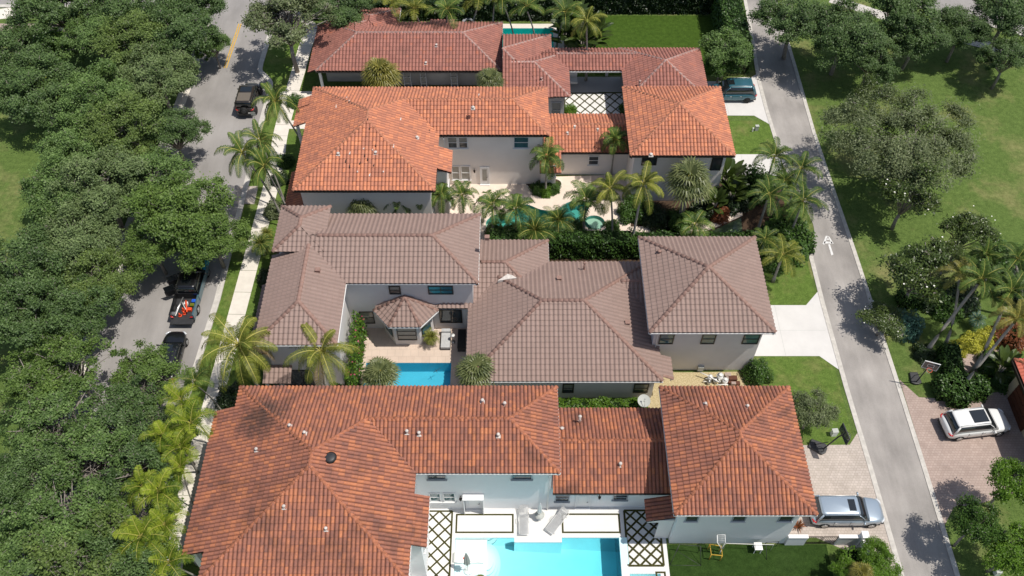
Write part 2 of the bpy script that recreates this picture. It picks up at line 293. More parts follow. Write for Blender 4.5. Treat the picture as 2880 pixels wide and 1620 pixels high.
M['metal']=mat('metal',(.5,.5,.5),.35,.5,.8)
M['chrome']=mat('chrome',(.7,.7,.7),.15,.5,1)
M['carglass']=mat('car_glass',(.012,.015,.017),.03,1)
M['red']=mat('red_lamp',(.5,.02,.02),.2,.6)
M['lampglass']=mat('headlamp_glass',(.6,.62,.65),.08,.8)
def paint(n,c,met=.3,r=.28): return mat(n,c,r,.5,met,coat=.8)
M['p_silver']=paint('paint_silver_blue',(.36,.43,.50),.5)
M['p_white']=paint('paint_white',(.72,.72,.71),.0)
M['p_teal']=paint('paint_teal',(.035,.125,.165),.3)
M['p_black']=paint('paint_black',(.012,.012,.014),.3)
M['p_brown']=paint('paint_black_brown',(.035,.028,.023),.3,.35)
M['p_wrap']=paint('wrap_teal_grey',(.10,.20,.24),.5)
M['p_cyan']=paint('wrap_cyan',(.02,.35,.50),.1)
M['orange']=mat('orange_plastic',(.75,.09,.03),.5)
M['plastic_w']=mat('white_plastic',(.75,.74,.72),.5)
M['blue']=mat('blue_plastic',(.02,.10,.55),.5)
M['fabric']=mat('striped_fabric',(.42,.42,.42),.9,var=.1,scale=3)
M['fabricw']=mat('white_fabric',(.8,.79,.77),.9)
M['umb_grey']=mat('umbrella_grey',(.25,.26,.28),.9)
M['utilgrey']=mat('util_grey',(.42,.43,.40),.7)
M['wood']=mat('wood',(.28,.16,.09),.7,var=.2,scale=3)
# ------------------------------------------------------------------ ground and paving
def fill(loops,z,name,m,kind='structure',parent=None,uvw=False,thick=0,**kw):
    bm=bmesh.new()
    edges=[]
    for lp in loops:
        vs=[bm.verts.new((p[0],p[1],z)) for p in lp]
        for i in range(len(vs)): edges.append(bm.edges.new((vs[i],vs[(i+1)%len(vs)])))
    if len(loops)==1: bm.faces.new(bm.verts[:])
    else: bmesh.ops.triangle_fill(bm,edges=edges,use_beauty=True,normal=(0,0,1))
    bmesh.ops.recalc_face_normals(bm,faces=bm.faces)
    for f in bm.faces:
        if f.normal.z<0: f.normal_flip()
    if thick:
        r=bmesh.ops.extrude_face_region(bm,geom=bm.faces[:])
        # the copy becomes the lower face
        vs=[v for v in r['geom'] if isinstance(v,bmesh.types.BMVert)]
        for v in vs: v.co.z+=thick
        for f in bm.faces[:]: pass
        bmesh.ops.recalc_face_normals(bm,faces=bm.faces)
    me=D.meshes.new(name); bm.to_mesh(me); bm.free(); me.materials.append(m)
    o=D.objects.new(name,me); COL.objects.link(o)
    if parent: o.parent=parent
    if kind: o['kind']=kind
    tag(o,kw.get('label'),kw.get('cat'),kw.get('group')); return o
def rect(x0,x1,y0,y1): return [(x0,y0),(x1,y0),(x1,y1),(x0,y1)]
def smooth(pts,n=6,closed=True):
    out=[];L=len(pts)
    for i in range(L if closed else L-1):
        p0,p1,p2,p3=[pts[(i+k)%L] if closed else pts[max(0,min(L-1,i+k))] for k in (-1,0,1,2)]
        for j in range(n):
            t=j/n
            out.append(tuple(.5*((2*p1[a])+(-p0[a]+p2[a])*t+(2*p0[a]-5*p1[a]+4*p2[a]-p3[a])*t*t+(-p0[a]+3*p1[a]-3*p2[a]+p3[a])*t**3) for a in (0,1)))
    if not closed: out.append(tuple(pts[-1][:2]))
    return out
def band(pts,wd,z,name,m,thick=0,side=0,**kw): # strip along a polyline; side -1/+1 puts it on one side
    L=[];Rr=[]; n=len(pts)
    for i in range(n):
        a=Vector(pts[max(i-1,0)][:2]); b=Vector(pts[min(i+1,n-1)][:2]); d=(b-a).normalized(); q=Vector((d.y,-d.x)); p=Vector(pts[i][:2])
        L.append(p+q*wd*(.5+side*.5)); Rr.append(p-q*wd*(.5-side*.5))
    mb=MB()
    for i in range(n-1):
        c=[(L[i].x,L[i].y),(L[i+1].x,L[i+1].y),(Rr[i+1].x,Rr[i+1].y),(Rr[i].x,Rr[i].y)]
        if thick: mb.prism(c,z,z+thick)
        else:
            a=sum(c[k][0]*c[(k+1)%4][1]-c[(k+1)%4][0]*c[k][1] for k in range(4))
            if a<0: c=c[::-1]
            mb.face([(x,y,z) for x,y in c])
    return mb.build(name,m,kind=kw.get('kind','structure'))
POOL1=rect(-1.74,7.46,17.2,24.3); SHELF1=rect(-3.95,-1.74,17.2,24.3)
POOL1b=[(-3.95,17.2),(7.46,17.2),(7.46,24.3),(3.47,24.3),(3.47,23.96),(.16,23.96),(.16,24.3),(-3.95,24.3)]
SPA1=rect(8.0,10.1,19.0,21.75)
POOL2=rect(-11.6,-4.83,34.9,38.76)
POOL4=rect(-3.2,4.45,77.2,82.1)
p3=[(-2.35,53.6),(-1.6,54.6),(-.3,54.9),(1.2,55.9),(2.6,55.3),(4.0,55.2),(5.0,56.1),(6.3,56.5),(7.0,55.6),(6.55,54.2),(7.2,52.6),(5.6,51.9),(3,51.6),(.5,51.7),(-1.6,52.0)]
POOL3=smooth(p3,5)
SPA3=[(7.35+.95*math.cos(t*math.pi/12),53.35+.85*math.sin(t*math.pi/12)) for t in range(24)]
PONDL=[tuple(P(*MR(x,y))[:2]) for x,y in [(210,300),(440,195),(450,300),(330,330)]]
holes=[POOL1b,SPA1,POOL2,POOL4,POOL3]
fill([rect(-260,260,-120,420)]+holes,0,'ground',M['grass'])
# lawns of the houses (a greener cut grass over the rough ground)
Z1,Z2,Z3,Z4=.006,.012,.018,.024
fill([rect(-33.4,-20.2,18,82)],Z1,'verge_lawn',M['lawn'])
fill([rect(19.2,25.6,24.6,67.2)],Z1,'alley_lawn',M['lawn'])
fill([rect(10.72,21.8,10,23.82)],Z2,'turf_front',M['turfdark'])
fill([rect(8.6,22.0,74.2,84.4)],Z2,'turf_back',M['turf'])
# street
road=[(-33.9,10),(-25.3,10),(-25.4,36),(-24.95,45),(-24.95,57),(-25.0,67.4),(-25.05,72.4),(-25.4,73.4),(-26.3,74.6),(-26.6,75.6),(-26.4,83),(-25.6,84.3),(-22,85.4),(-22,92),(-60,92),(-60,86.4),(-36.5,85.9),(-34.2,84.6),(-33.5,83),(-33.4,73),(-33.5,66),(-34.2,52),(-34.3,36)]
fill([road],Z3,'street_road',M['street'])
rk=[(-25.3,10),(-25.4,36),(-24.95,45),(-24.95,57),(-25.0,67.4)]+smooth([(-25.0,67.4),(-25.0,72.3),(-25.6,73.6),(-26.45,74.7),(-26.6,76)],4,False)[1:]+[(-26.45,83),(-25.6,84.3),(-22,85.4)]
lk=[(-33.9,10),(-34.3,36),(-34.2,52),(-33.5,66),(-33.4,73),(-33.5,83),(-34.2,84.6),(-36.5,85.9),(-60,86.4)]
band(rk,.5,0,'street_kerb',M['kerb'],.1,side=1); band(lk,.5,0,'far_kerb',M['kerb'],.1,side=-1)
band(lk[:6],.55,Z4,'gutter_strip',M['walk'],side=1)
# yellow double line
for dx in (-.12,.12):
    mb=MB(); a=P(*TL(1812,180)); b=P(*TL(1700,515)); mb.box(a.x+dx-.05,a.x+dx+.05,b.y,a.y,Z4-.004,Z4+.004) if False else mb.face([(b.x+dx-.06,b.y,Z4),(b.x+dx+.06,b.y,Z4),(a.x+dx+.06,a.y,Z4),(a.x+dx-.06,a.y,Z4)])
    mb.build('yellow_line',M['yellow'],kind='structure')
# sidewalk with joints
sw=[(-23.1,14),(-23.2,22),(-23.3,30),(-23.0,36.8),(-22.8,43.5),(-22.6,50.5),(-22.4,57.5),(-22.35,61),(-22.6,65),(-22.5,70),(-22.25,75),(-22.1,79),(-21.75,82.0)]
mb=MB()
pts=smooth(sw,6,False)
acc=0
for i in range(len(pts)-1):
    a,b=Vector(pts[i]),Vector(pts[i+1]); d=(b-a).normalized(); q=Vector((d.y,-d.x))*.72
    if i and i%2==0: a=a+d*.03
    mb.face([(a-q).to_3d()+Vector((0,0,.03)),(a+q).to_3d()+Vector((0,0,.03)),(b+q).to_3d()+Vector((0,0,.03)),(b-q).to_3d()+Vector((0,0,.03))][::1])
mb.build('sidewalk',M['walk'],kind='structure')
band([(-21.75,81.9),(-23.2,84.6),(-26,86.2)],1.3,Z4,'path_corner',M['kerb'])
fill([[tuple(P(x,y)[:2]) for x,y in [(598,470),(650,468),(640,514),(590,512)]]],Z4,'driveway_apron',M['paverH1'])
for z_,(x0,x1,y0,y1) in zip((0,1,2),((-23.6,-19.2,70.3,71.6),(-22,-19.5,66.0,67.2),(-22.0,-19.6,27,28.2))): fill([rect(x0,x1,y0,y1)],Z4+.02,'front_path',M['walk'])
# far left and far right paths, cross road
band([(-70,82.6),(-56.2,82.3),(-49,82.2),(-45,82.2)],1.3,Z3,'park_path',M['paverR'])
band([(-60,84.0),(-53.5,85.4),(-50,88),(-49,92)],2.0,Z3,'park_path',M['walk'])
wk=smooth([(36,87.5),(40.3,84.9),(45,81.9),(51,79.1),(54.3,76.8),(60,72)],5,False)
band(wk,1.5,Z3,'walkway',M['kerb'])
fill([[(41,89),(47,84.8),(53,82),(58,79),(66,74),(90,80),(90,130),(41,130)]],Z2,'cross_road',M['street'])
band([(41,89),(47,84.8),(53,82),(58,79),(66,74)],.4,0,'cross_kerb',M['kerb'],.1,side=-1)
# alley
aL=[(26.3,5),(26.25,22),(26.1,30),(25.9,36.5),(25.8,44.5),(25.85,49.6)]
al2=smooth([(25.85,49.6),(26.2,50.6),(26.85,52.2),(27.0,53.5)],3,False)
al3=[(26.6,56),(25.7,61),(25.45,64.4),(25.3,69),(25.3,73.7),(25.8,81.3),(26.1,87.3),(26.4,110)]
aR=[(30.35,5),(30.4,22),(30.4,30),(30.35,36.8),(30.1,50.8),(29.9,57.5),(29.7,65.5),(29.8,75.6),(29.8,84.5),(30.1,110)]
fill([aL+al2+al3+aR[::-1]],Z3,'alley_road',M['alley'])
band(aL+al2[1:2],.36,0,'alley_kerb',M['kerb'],.05,side=1)
band(al3[1:],.36,0,'alley_kerb',M['kerb'],.05,side=1)
band(aR,.34,0,'alley_kerb',M['kerb'],.06,side=-1)
# give-way style mark painted on the alley
mb=MB()
def q4(pts,z=Z4,f=MR): 
    v=[P(*f(*p),z) for p in pts]; a=sum(v[k].x*v[(k+1)%len(v)].y-v[(k+1)%len(v)].x*v[k].y for k in range(len(v)))
    mb.face(v if a>0 else v[::-1])
q4([(1080,330),(1096,332),(1070,398),(1056,392)]);q4([(1096,332),(1108,338),(1140,390),(1122,388)]);q4([(1070,372),(1128,376),(1130,390),(1066,388)]);q4([(1086,350),(1102,350),(1106,362),(1082,362)])
q4([(1098,396),(1112,394),(1138,472),(1122,478)])
mb.build('road_marking',M['white_line'],kind='structure')
# driveways east
C=M['concrete']
fill([[(19.0,62.45),(25.55,62.45),(25.5,59.6),(19.0,59.6)]],Z3,'driveway',C)
fill([[(18.0,68.0),(24.1,67.95),(25.5,66.6),(25.35,74.3),(24.0,73.2),(18.0,73.2)]],Z3,'driveway',C)
fill([[(18.7,39.4),(24.6,39.4),(25.9,38.1),(25.82,45.9),(24.55,44.47),(18.7,44.47)]],Z3,'driveway',C)
fill([[(18.3,24.45),(26.25,24.1),(26.22,21.5),(26.1,33.0),(25.2,31.5),(18.3,31.44)]] if False else [[(18.3,24.3),(21.2,24.3),(26.25,21.8),(26.1,32.6),(25.2,31.5),(18.3,31.44)]],Z3,'driveway',M['paverH1'])
fill([[(30.42,25.2),(31.5,26.56),(33.5,26.85),(36,27.6),(39,27),(39,36.2),(35.75,35.8),(32.7,35.5),(31.5,35.6),(30.42,37.2)]],Z3,'driveway',M['paverR'])
fill([smooth([tuple(P(*MR(x,y))[:2]) for x,y in [(2090,1200),(2250,1165),(2440,1140),(2576,1110),(2576,1180),(2470,1195),(2330,1215),(2290,1290),(2250,1400),(2130,1370)]],3)],Z3,'garden_path',M['paverR'])
fill([rect(-34.2+20,-2.2,46,47)],Z1,'side_mulch',M['mulch'])
# H2 side gravel and beds
fill([[tuple(P(*MC(x,y))[:2]) for x,y in [(2230,1500),(2440,1370),(2510,1360),(2576,1362)]]+[(19.0,37.95),(19.0,32.2),(8.6,32.2)]],Z2,'gravel_bed',M['gravel'])
fill([rect(-2.4,19.1,47.0,51.15)],Z1+.003,'planting_bed',M['mulch'])
fill([rect(8.6,24.9,51.0,58.6)],Z1+.003,'planting_bed',M['mulch'])
# terraces of H3 (cream deck with free-form pool)
spa3o=[(7.35+1.25*math.cos(t*math.pi/12),53.35+1.12*math.sin(t*math.pi/12)) for t in range(24)]
deck3=[(-6.2,51.3),(-2.6,51.2),(8.6,51.2),(11.2,51.2),(15.5,52.0),(15.5,53.4),(10.6,53.2),(11.4,59.8),(-6.2,59.0)]
fill([deck3,POOL3],Z3,'pool_deck',M['deck3'])
fill([[tuple(P(*MR(x,y))[:2]) for x,y in [(-260,300),(200,190),(380,100),(450,95),(450,180),(260,265),(60,330)]]],Z3,'garden_walk',M['deck3'])
bed3=[tuple(P(*TC(x,y))[:2]) for x,y in [(1395,1390),(1450,1345),(1560,1340),(1655,1370),(1650,1420),(1560,1449),(1450,1445)]]
fill([smooth(bed3,4)],Z4+.01,'round_bed',M['mulch'])
band(smooth(bed3,4),.12,0,'bed_kerb',M['walk'],.12)
# travertine patio of H2
fill([rect(-13.4,-3.2,33.2,42.3),POOL2],Z3,'patio',M['travertine'])
fill([rect(-18.6,-13.4,33.0,36.7)],Z3,'patio',M['w4'])
# terrace of H1
fill([rect(-7.2,10.72,16.5,26.6),POOL1b,SPA1],Z3,'pool_terrace',M['terrace'])
fill([rect(-4.2,5.9,76.0,82.9),POOL4],Z3,'pool_terrace',M['walk'])
fill([rect(-20.1,8.8,64.6,72.0)],Z3,'courtyard_paving',M['w4'])
fill([rect(5.2,11.9,65.0,71.4)],Z4,'court_terrace',M['terrace'])
fill([rect(5.6,11.6,71.5,73.9)],Z4,'court_slab',M['w4'])
mb=MB()   # saw-cut joints in the concrete drives
for (x0,x1,y0,y1) in ((21.9,21.925,39.45,44.42),(18.9,25.6,41.9,41.925),(21.6,21.625,68.1,73.1),(21.9,21.925,59.65,62.4)): mb.face([(x0,y0,Z4-.002),(x1,y0,Z4-.002),(x1,y1,Z4-.002),(x0,y1,Z4-.002)])
mb.build('slab_joint',M['utilgrey'],kind='structure')
# grass joints set in a lattice
def lattice(x0,x1,y0,y1,nx,ny,wd,name,m,z=Z4+.01):
    mb=MB(); h=wd/2
    def seg(a,b,zz):
        a=Vector(a);b=Vector(b);d=(b-a).normalized();q=Vector((d.y,-d.x))*h
        mb.face([(a-q).to_3d()+Vector((0,0,zz)),(a+q).to_3d()+Vector((0,0,zz)),(b+q).to_3d()+Vector((0,0,zz)),(b-q).to_3d()+Vector((0,0,zz))])
    seg((x0,y0),(x1,y0),z+.004);seg((x0,y1),(x1,y1),z+.004);seg((x0,y0),(x0,y1),z+.008);seg((x1,y0),(x1,y1),z+.008)
    sx=(x1-x0)/nx; sy=(y1-y0)/ny
    for s,zz in ((1,z-.004),(-1,z)):
        for i in range(-ny*2,nx*2+ny*2):
            a=Vector((x0+i*sx,y0)); b=a+Vector((ny*sx*s,ny*sy))
            # clip in x
            t0,t1=0,1; dx=b.x-a.x
            for lim,sg in ((x0,1),(x1,-1)):
                ta=(lim-a.x)/dx
                if (dx>0)==(sg>0): t0=max(t0,ta)
                else: t1=min(t1,ta)
            if t1-t0>.02: seg(a+(b-a)*t0,a+(b-a)*t1,zz)
    return mb.build(name,m,kind='structure')
lattice(-6.05,-4.24,18.0,26.25,2,9,.12,'grass_joint',M['lattice'])
lattice(7.96,10.38,22.3,26.3,3,5,.14,'grass_joint',M['lattice'])
def frame(x0,x1,y0,y1,wd,name,m,z=Z4+.01):
    mb=MB()
    for a in ((x0,x1,y0,y0+wd),(x0,x1,y1-wd,y1),(x0,x0+wd,y0+wd,y1-wd),(x1-wd,x1,y0+wd,y1-wd)):
        mb.face([(a[0],a[2],z),(a[1],a[2],z),(a[1],a[3],z),(a[0],a[3],z)])
    return mb.build(name,m,kind='structure')
frame(-3.97,.12,24.62,26.05,.12,'grass_joint',M['lattice'])
frame(3.5,7.62,24.62,26.08,.12,'grass_joint',M['lattice'])
frame(9.75,10.45,19,21.9,.12,'grass_joint',M['lattice'])
lattice(5.3,11.4,65.2,71.35,6,5,.13,'grass_joint',M['lattice'])
# pool basins and water
def basin(loop,depth,name,m,wm,wz=-.1,water=True,label=None,floor=None):
    n=len(loop); a=sum(loop[i][0]*loop[(i+1)%n][1]-loop[(i+1)%n][0]*loop[i][1] for i in range(n))
    if a<0: loop=loop[::-1]
    mb=MB()
    for i in range(n):
        p,q=loop[i],loop[(i+1)%n]; mb.face([(q[0],q[1],.02),(p[0],p[1],.02),(p[0],p[1],-depth),(q[0],q[1],-depth)],1 if False else 0)
    mb.face([(x,y,-depth) for x,y in loop])
    o=mb.build(name,m,kind='structure')
    if water: 
        fill([loop],wz,'pool_water',wm)
    return o
basin(POOL1b,2.9,'pool_basin',M['poolA'],None,water=False)
mb=MB(); mb.face([(-3.95,17.2,-1.0),(7.46,17.2,-2.6),(7.46,24.3,-2.6),(-3.95,24.3,-1.0)]); mb.build('pool_floor',M['poolA'],kind='structure')
mb=MB(); mb.prism([(-3.94,17.21),(7.45,17.21),(7.45,24.29),(3.48,24.29),(3.48,23.95),(.15,23.95),(.15,24.29),(-3.94,24.29)],-2.85,-.1); mb.build('pool_water',M['waterdeep'],kind='structure')
mb=MB(); mb.box(-3.93,-1.74,17.23,24.27,-1.25,-.26); mb.build('pool_ledge',M['shelf'],kind='structure')
mb=MB()
for k in range(4):
    r=1.5-.28*k; c=(-1.74,23.75-.9)
    pl=[(c[0],c[1]-r)]+[(c[0]+min(r,.95-.16*k)*math.sin(t*math.pi/16)*1.0,c[1]-r*math.cos(t*math.pi/16)) for t in range(1,16)]+[(c[0],c[1]+r)]
    mb.prism(pl,-1.33,-1.15+.22*k)
mb.build('pool_steps',M['shelf'],kind='structure')
mb=MB(); mb.box(6.7,7.44,17.3,18.9,-1.33,-.5); mb.build('pool_seat',M['poolA'],kind='structure')
basin(SPA1,.9,'spa_basin',M['poolA'],M['waterclear'],-.06)
mb=MB(); mb.box(7.46,8.0,22.4,24.3,0.02,.06);mb.build('pool_coping',M['poolA'],kind='structure')
basin(POOL2,1.3,'pool_basin',M['poolC'],M['water'])
basin(POOL4,1.5,'pool_basin',M['poolD'],M['waterteal'])
basin(POOL3,1.3,'pool_basin',M['poolB'],M['waterteal'])
mb=MB()
for k in range(3):
    r=1.25-.32*k; mb.prism([(-2.2+r*math.cos(t*math.pi/12),53.25+r*.9*math.sin(t*math.pi/12)) for t in range(24)],-1.28,-.75+.22*k)
mb.build('pool_steps',M['deck3'],kind='structure')
mb=MB(); n=24   # raised spa ring standing in the pool
for i in range(n):
    j=(i+1)%n; a,b,c,d=spa3o[i],spa3o[j],SPA3[j],SPA3[i]
    mb.face([(*a,.42),(*b,.42),(*c,.42),(*d,.42)]); mb.face([(*b,.42),(*a,.42),(*a,-1.28),(*b,-1.28)],1); mb.face([(*d,.42),(*c,.42),(*c,-.5),(*d,-.5)],1)
mb.face([(x,y,-.5) for x,y in SPA3],1)
so=mb.build('spa_wall',[M['deck3'],M['poolB']],kind='structure')
fill([SPA3],.3,'spa_water',M['waterteal'])
fill([PONDL],Z4,'pond_water',mat('pond',(.07,.10,.055),.1,.6))
# ------------------------------------------------------------------ tiled roofs
KP=.42
_fid=[0]
def tiles(mb,poly,per,crs,A,step,jit,smp=6,asym=0):
    """one roof slope (any polygon monotone across the slope) laid with barrel tiles"""
    poly=[Vector(p) for p in poly]; n=Vector((0,0,0))
    for i in range(len(poly)): n+=(poly[i]-poly[0]).cross(poly[(i+1)%len(poly)]-poly[0])
    n.normalize()
    if n.z<0: n=-n
    dn=Vector((n.x,n.y,0)).normalized(); vdir=(Vector((0,0,1))-n*n.z).normalized()  # uphill
    u=vdir.cross(n).normalized()
    o=min(poly,key=lambda p:p.z); q=[((p-o).dot(u),(p-o).dot(vdir)) for p in poly]
    # tiles line up with the world grid along the eave
    au=o.dot(u); _fid[0]+=1; off=_fid[0]*61
    u0=min(a for a,b in q); u1=max(a for a,b in q)
    du=per/smp; k0=math.floor((u0+au)/du); us=[u0]+[k*du-au for k in range(k0,math.ceil((u1+au)/du)+1) if u0+1e-4<k*du-au<u1-1e-4]+[u1]
    def vr(x):
        vs=[]
        for i in range(len(q)):
            (a,b),(c,d)=q[i],q[(i+1)%len(q)]
            if abs(a-c)<1e-7:
                if abs(a-x)<1e-6: vs+=[b,d]
                continue
            t=(x-a)/(c-a)
            if -1e-6<=t<=1+1e-6: vs.append(b+(d-b)*t)
        return (min(vs),max(vs)) if vs else (0,0)
    def prof(x):
        f=((x+au)/per)%1.0
        if asym: return A*(.5-.5*math.cos(2*math.pi*(f**.8)))
        return A*abs(math.sin(math.pi*f))**.8
    nrow=math.ceil(max(b for a,b in q)/crs)
    ranges=[vr(x) for x in us]
    for i in range(len(us)-1):
        xa,xb=us[i],us[i+1]; (a0,a1),(b0,b1)=ranges[i],ranges[i+1]; ha,hb=prof(xa),prof(xb); mid=(xa+xb)/2+au; ti=math.floor(mid/per)
        prev=None
        for k in range(nrow):
            v0,v1=k*crs,(k+1)*crs
            va0,va1=max(v0,a0),min(v1,a1); vb0,vb1=max(v0,b0),min(v1,b1)
            if va1<=va0 and vb1<=vb0: prev=None; continue
            va1=max(va1,va0) if va0<=a1 else a1; va0=min(va0,va1); vb1=max(vb1,vb0) if vb0<=b1 else b1; vb0=min(vb0,vb1)
            j=hsh(ti,k,off)*jit
            def pt(x,v,h):
                t=(v-v0)/crs; return o+u*x+vdir*v+n*(h+j+step*(1-t))
            c=[pt(xa,va0,ha),pt(xb,vb0,hb),pt(xb,vb1,hb),pt(xa,va1,ha)]
            fu=(mid/per+off)
            uvv=[(ti+off+.02+.96*(((x+au)/per)-ti),k+.02+.96*((v-v0)/crs)) for x,v in ((xa,va0),(xb,vb0),(xb,vb1),(xa,va1))]
            mb.face(c,0,uvv,True)
            # the front lip of the course
            low=[o+u*xa+vdir*va0+n*(ha-.035 if k==0 else ha-.01),o+u*xb+vdir*vb0+n*(hb-.035 if k==0 else hb-.01)]
            if va0<=v0+1e-5 or k==0: mb.face([low[0],low[1],c[1],c[0]],0,[uvv[0],uvv[1],uvv[1],uvv[0]],False)
def cap(mb,a,b,r=.13,seg=.42,lift=.05):
    a=Vector(a);b=Vector(b); L=(b-a).length
    if L<.1: return
    if a.z>b.z: a,b=b,a
    d=(b-a)/L; s=d.cross(Vector((0,0,1))).normalized(); up=s.cross(d); nn=max(1,round(L/seg)); sl=L/nn
    for i in range(nn):
        p=a+d*sl*i; e=p+d*(sl+.04); r0,r1=r*1.12,r*.92
        vs=[]
        for c,rr,z in ((p,r0,lift+.02),(e,r1,lift)):
            for k in range(7):
                t=math.pi*k/6; vs.append(c+s*math.cos(t)*rr+up*(math.sin(t)*rr*.8+z-.05))
        mb.raw(vs,[(k,k+1,8+k,7+k) for k in range(6)]+[(6,5,4,3,2,1,0)],0,True)
SPEC={1:dict(per=.265,crs=.42,A=.10,step=.035,jit=.018),3:dict(per=.30,crs=.40,A=.105,step=.04,jit=.02),2:dict(per=.345,crs=.42,A=.075,step=.045,jit=.003,asym=1),4:dict(per=.33,crs=.44,A=.115,step=.025,jit=.006),5:dict(per=.3,crs=.4,A=.06,step=.03,jit=.01)}
def roof(parent,kind,faces,caps=(),name='roof',mortar=False,caprad=.13,label=None):
    mb=MB()
    for f in faces: tiles(mb,f,**SPEC[kind])
    o=mb.build(name,M['tile%d'%kind],parent,label=label); local(parent,o)
    if caps:
        cb=MB()
        for a,b in caps: cap(cb,a,b,caprad)
        c=cb.build('ridge_cap',M.get('cap%d'%kind,M['cap1']),o)
    # underside
    ub=MB()
    for f in faces: ub.face([Vector(p)-Vector((0,0,.07)) for p in f][::-1])
    u=ub.build('roof_deck',M['under'],o)
    return o
def hipfaces(x0,x1,y0,y1,ez,k=KP,lo=()):
    w,h=x1-x0,y1-y0
    if w>=h: r=h/2; A=(x0+r,(y0+y1)/2,ez+k*r); B=(x1-r,(y0+y1)/2,ez+k*r)
    else: r=w/2; A=((x0+x1)/2,y0+r,ez+k*r); B=((x0+x1)/2,y1-r,ez+k*r)
    sw,se,ne,nw=(x0,y0,ez),(x1,y0,ez),(x1,y1,ez),(x0,y1,ez)
    if w>=h:
        F=[[sw,se,B,A],[se,ne,B],[ne,nw,A,B],[nw,sw,A]]; caps=[(sw,A),(nw,A),(se,B),(ne,B),(A,B)]
    else:
        F=[[sw,se,A],[se,ne,B,A],[ne,nw,B],[nw,sw,A,B]]; caps=[(sw,A),(se,A),(nw,B),(ne,B),(A,B)]
    F=[[p for i,p in enumerate(f) if Vector(p)!=Vector(f[i-1])] for f in F]
    return F,caps
def shed(kind,x0,x1,y0,y1,ez,side):  # strip carrying a slope further down; side E/W/S
    d=(x1-x0) if side in 'EW' else (y1-y0); lo=ez-KP*d; e=.012
    if side=='W': return [(x0,y0,lo+e),(x1,y0,ez+e),(x1,y1,ez+e),(x0,y1,lo+e)]
    if side=='E': return [(x0,y0,ez+e),(x1,y0,lo+e),(x1,y1,lo+e),(x0,y1,ez+e)]
    if side=='S': return [(x0,y0,lo+e),(x1,y0,lo+e),(x1,y1,ez+e),(x0,y1,ez+e)]
    if side=='N': return [(x0,y0,ez+e),(x1,y0,ez+e),(x1,y1,lo+e),(x0,y1,lo+e)]
def eaves(parent,segs,m='trim',name='gutter'):
    mb=MB()
    for (a,b) in segs:
        a=Vector(a);b=Vector(b);d=(b-a);L=d.length;d.normalize();q=Vector((d.y,-d.x,0))
        Mx=Matrix.Translation(a-Vector((0,0,.06)))@Matrix(((d.x,q.x,0,0),(d.y,q.y,0,0),(0,0,1,0),(0,0,0,1)))
        mb.box(-.02,L+.02,-.10,.05,-.12,-.02,0,Mx); mb.box(-.02,L+.02,-.16,-.10,-.26,.0,0,Mx)
    return local(parent,mb.build(name,M[m],parent))
def walls(parent,boxes,m,name='wall'):
    out=[]
    for (x0,x1,y0,y1,z1) in boxes:
        mb=MB(); mb.box(x0,x1,y0,y1,-.05,z1); out.append(local(parent,mb.build(name,m,parent)))
    return out
def soffit(parent,rs,m='soffit'):
    mb=MB()
    for (x0,x1,y0,y1,z) in rs: mb.box(x0,x1,y0,y1,z-.16,z-.1)
    return local(parent,mb.build('soffit',M[m],parent))
def window(parent,Y,x0,x1,z0,z1,fr='whitefr',gl='glass',nx=1,nz=2,sill=True,name='window',fw=.07,axis='S',casing=None,blind=0,label=None):
    """framed glass on a wall facing -Y (S) or along X (axis W/E: x means y and Y means x)"""
    z0=max(z0,.05); sg={'S':-1,'N':1,'W':-1,'E':1}[axis]
    def bx(mb,a0,a1,d0,d1,c0,c1,mi=0):
        d0,d1=sorted((Y+sg*d0,Y+sg*d1))
        if axis in 'SN': mb.box(a0,a1,d0,d1,c0,c1,mi)
        else: mb.box(d0,d1,a0,a1,c0,c1,mi)
    mb=MB()
    bx(mb,x0-fw,x0,0,.07,z0-fw,z1+fw);bx(mb,x1,x1+fw,0,.07,z0-fw,z1+fw);bx(mb,x0,x1,0,.07,z0-fw,z0);bx(mb,x0,x1,0,.07,z1,z1+fw)
    for i in range(1,nx):
        c=x0+(x1-x0)*i/nx; bx(mb,c-.035,c+.035,.002,.065,z0,z1)
    for i in range(1,nz):
        c=z0+(z1-z0)*i/nz; bx(mb,x0,x1,.003,.055,c-.022,c+.022)
    o=mb.build(name,M[fr],parent,label=label); local(parent,o)
    pb=MB(); bx(pb,x0,x1,.004,.02,z0,z1); pb.build('pane',M[gl],o)
    if blind:
        bb=MB(); bx(bb,x0+.03,x1-.03,.021,.024,z1-(z1-z0)*blind,z1-.02); bb.build('blind',M['blind'],o)
    if sill:
        sb=MB(); bx(sb,x0-fw-.06,x1+fw+.06,.0,.13,z0-fw-.09,z0-fw-.005); sb.build('sill',M['trim'] if casing is None else M[casing],o)
    return o
def winpx(parent,Y,T,a,b,c,d,**kw):   # window from two corners seen in the photograph
    p=PY(*T(a,b),Y); q=PY(*T(c,d),Y); return window(parent,Y,min(p.x,q.x),max(p.x,q.x),q.z,p.z,**kw)
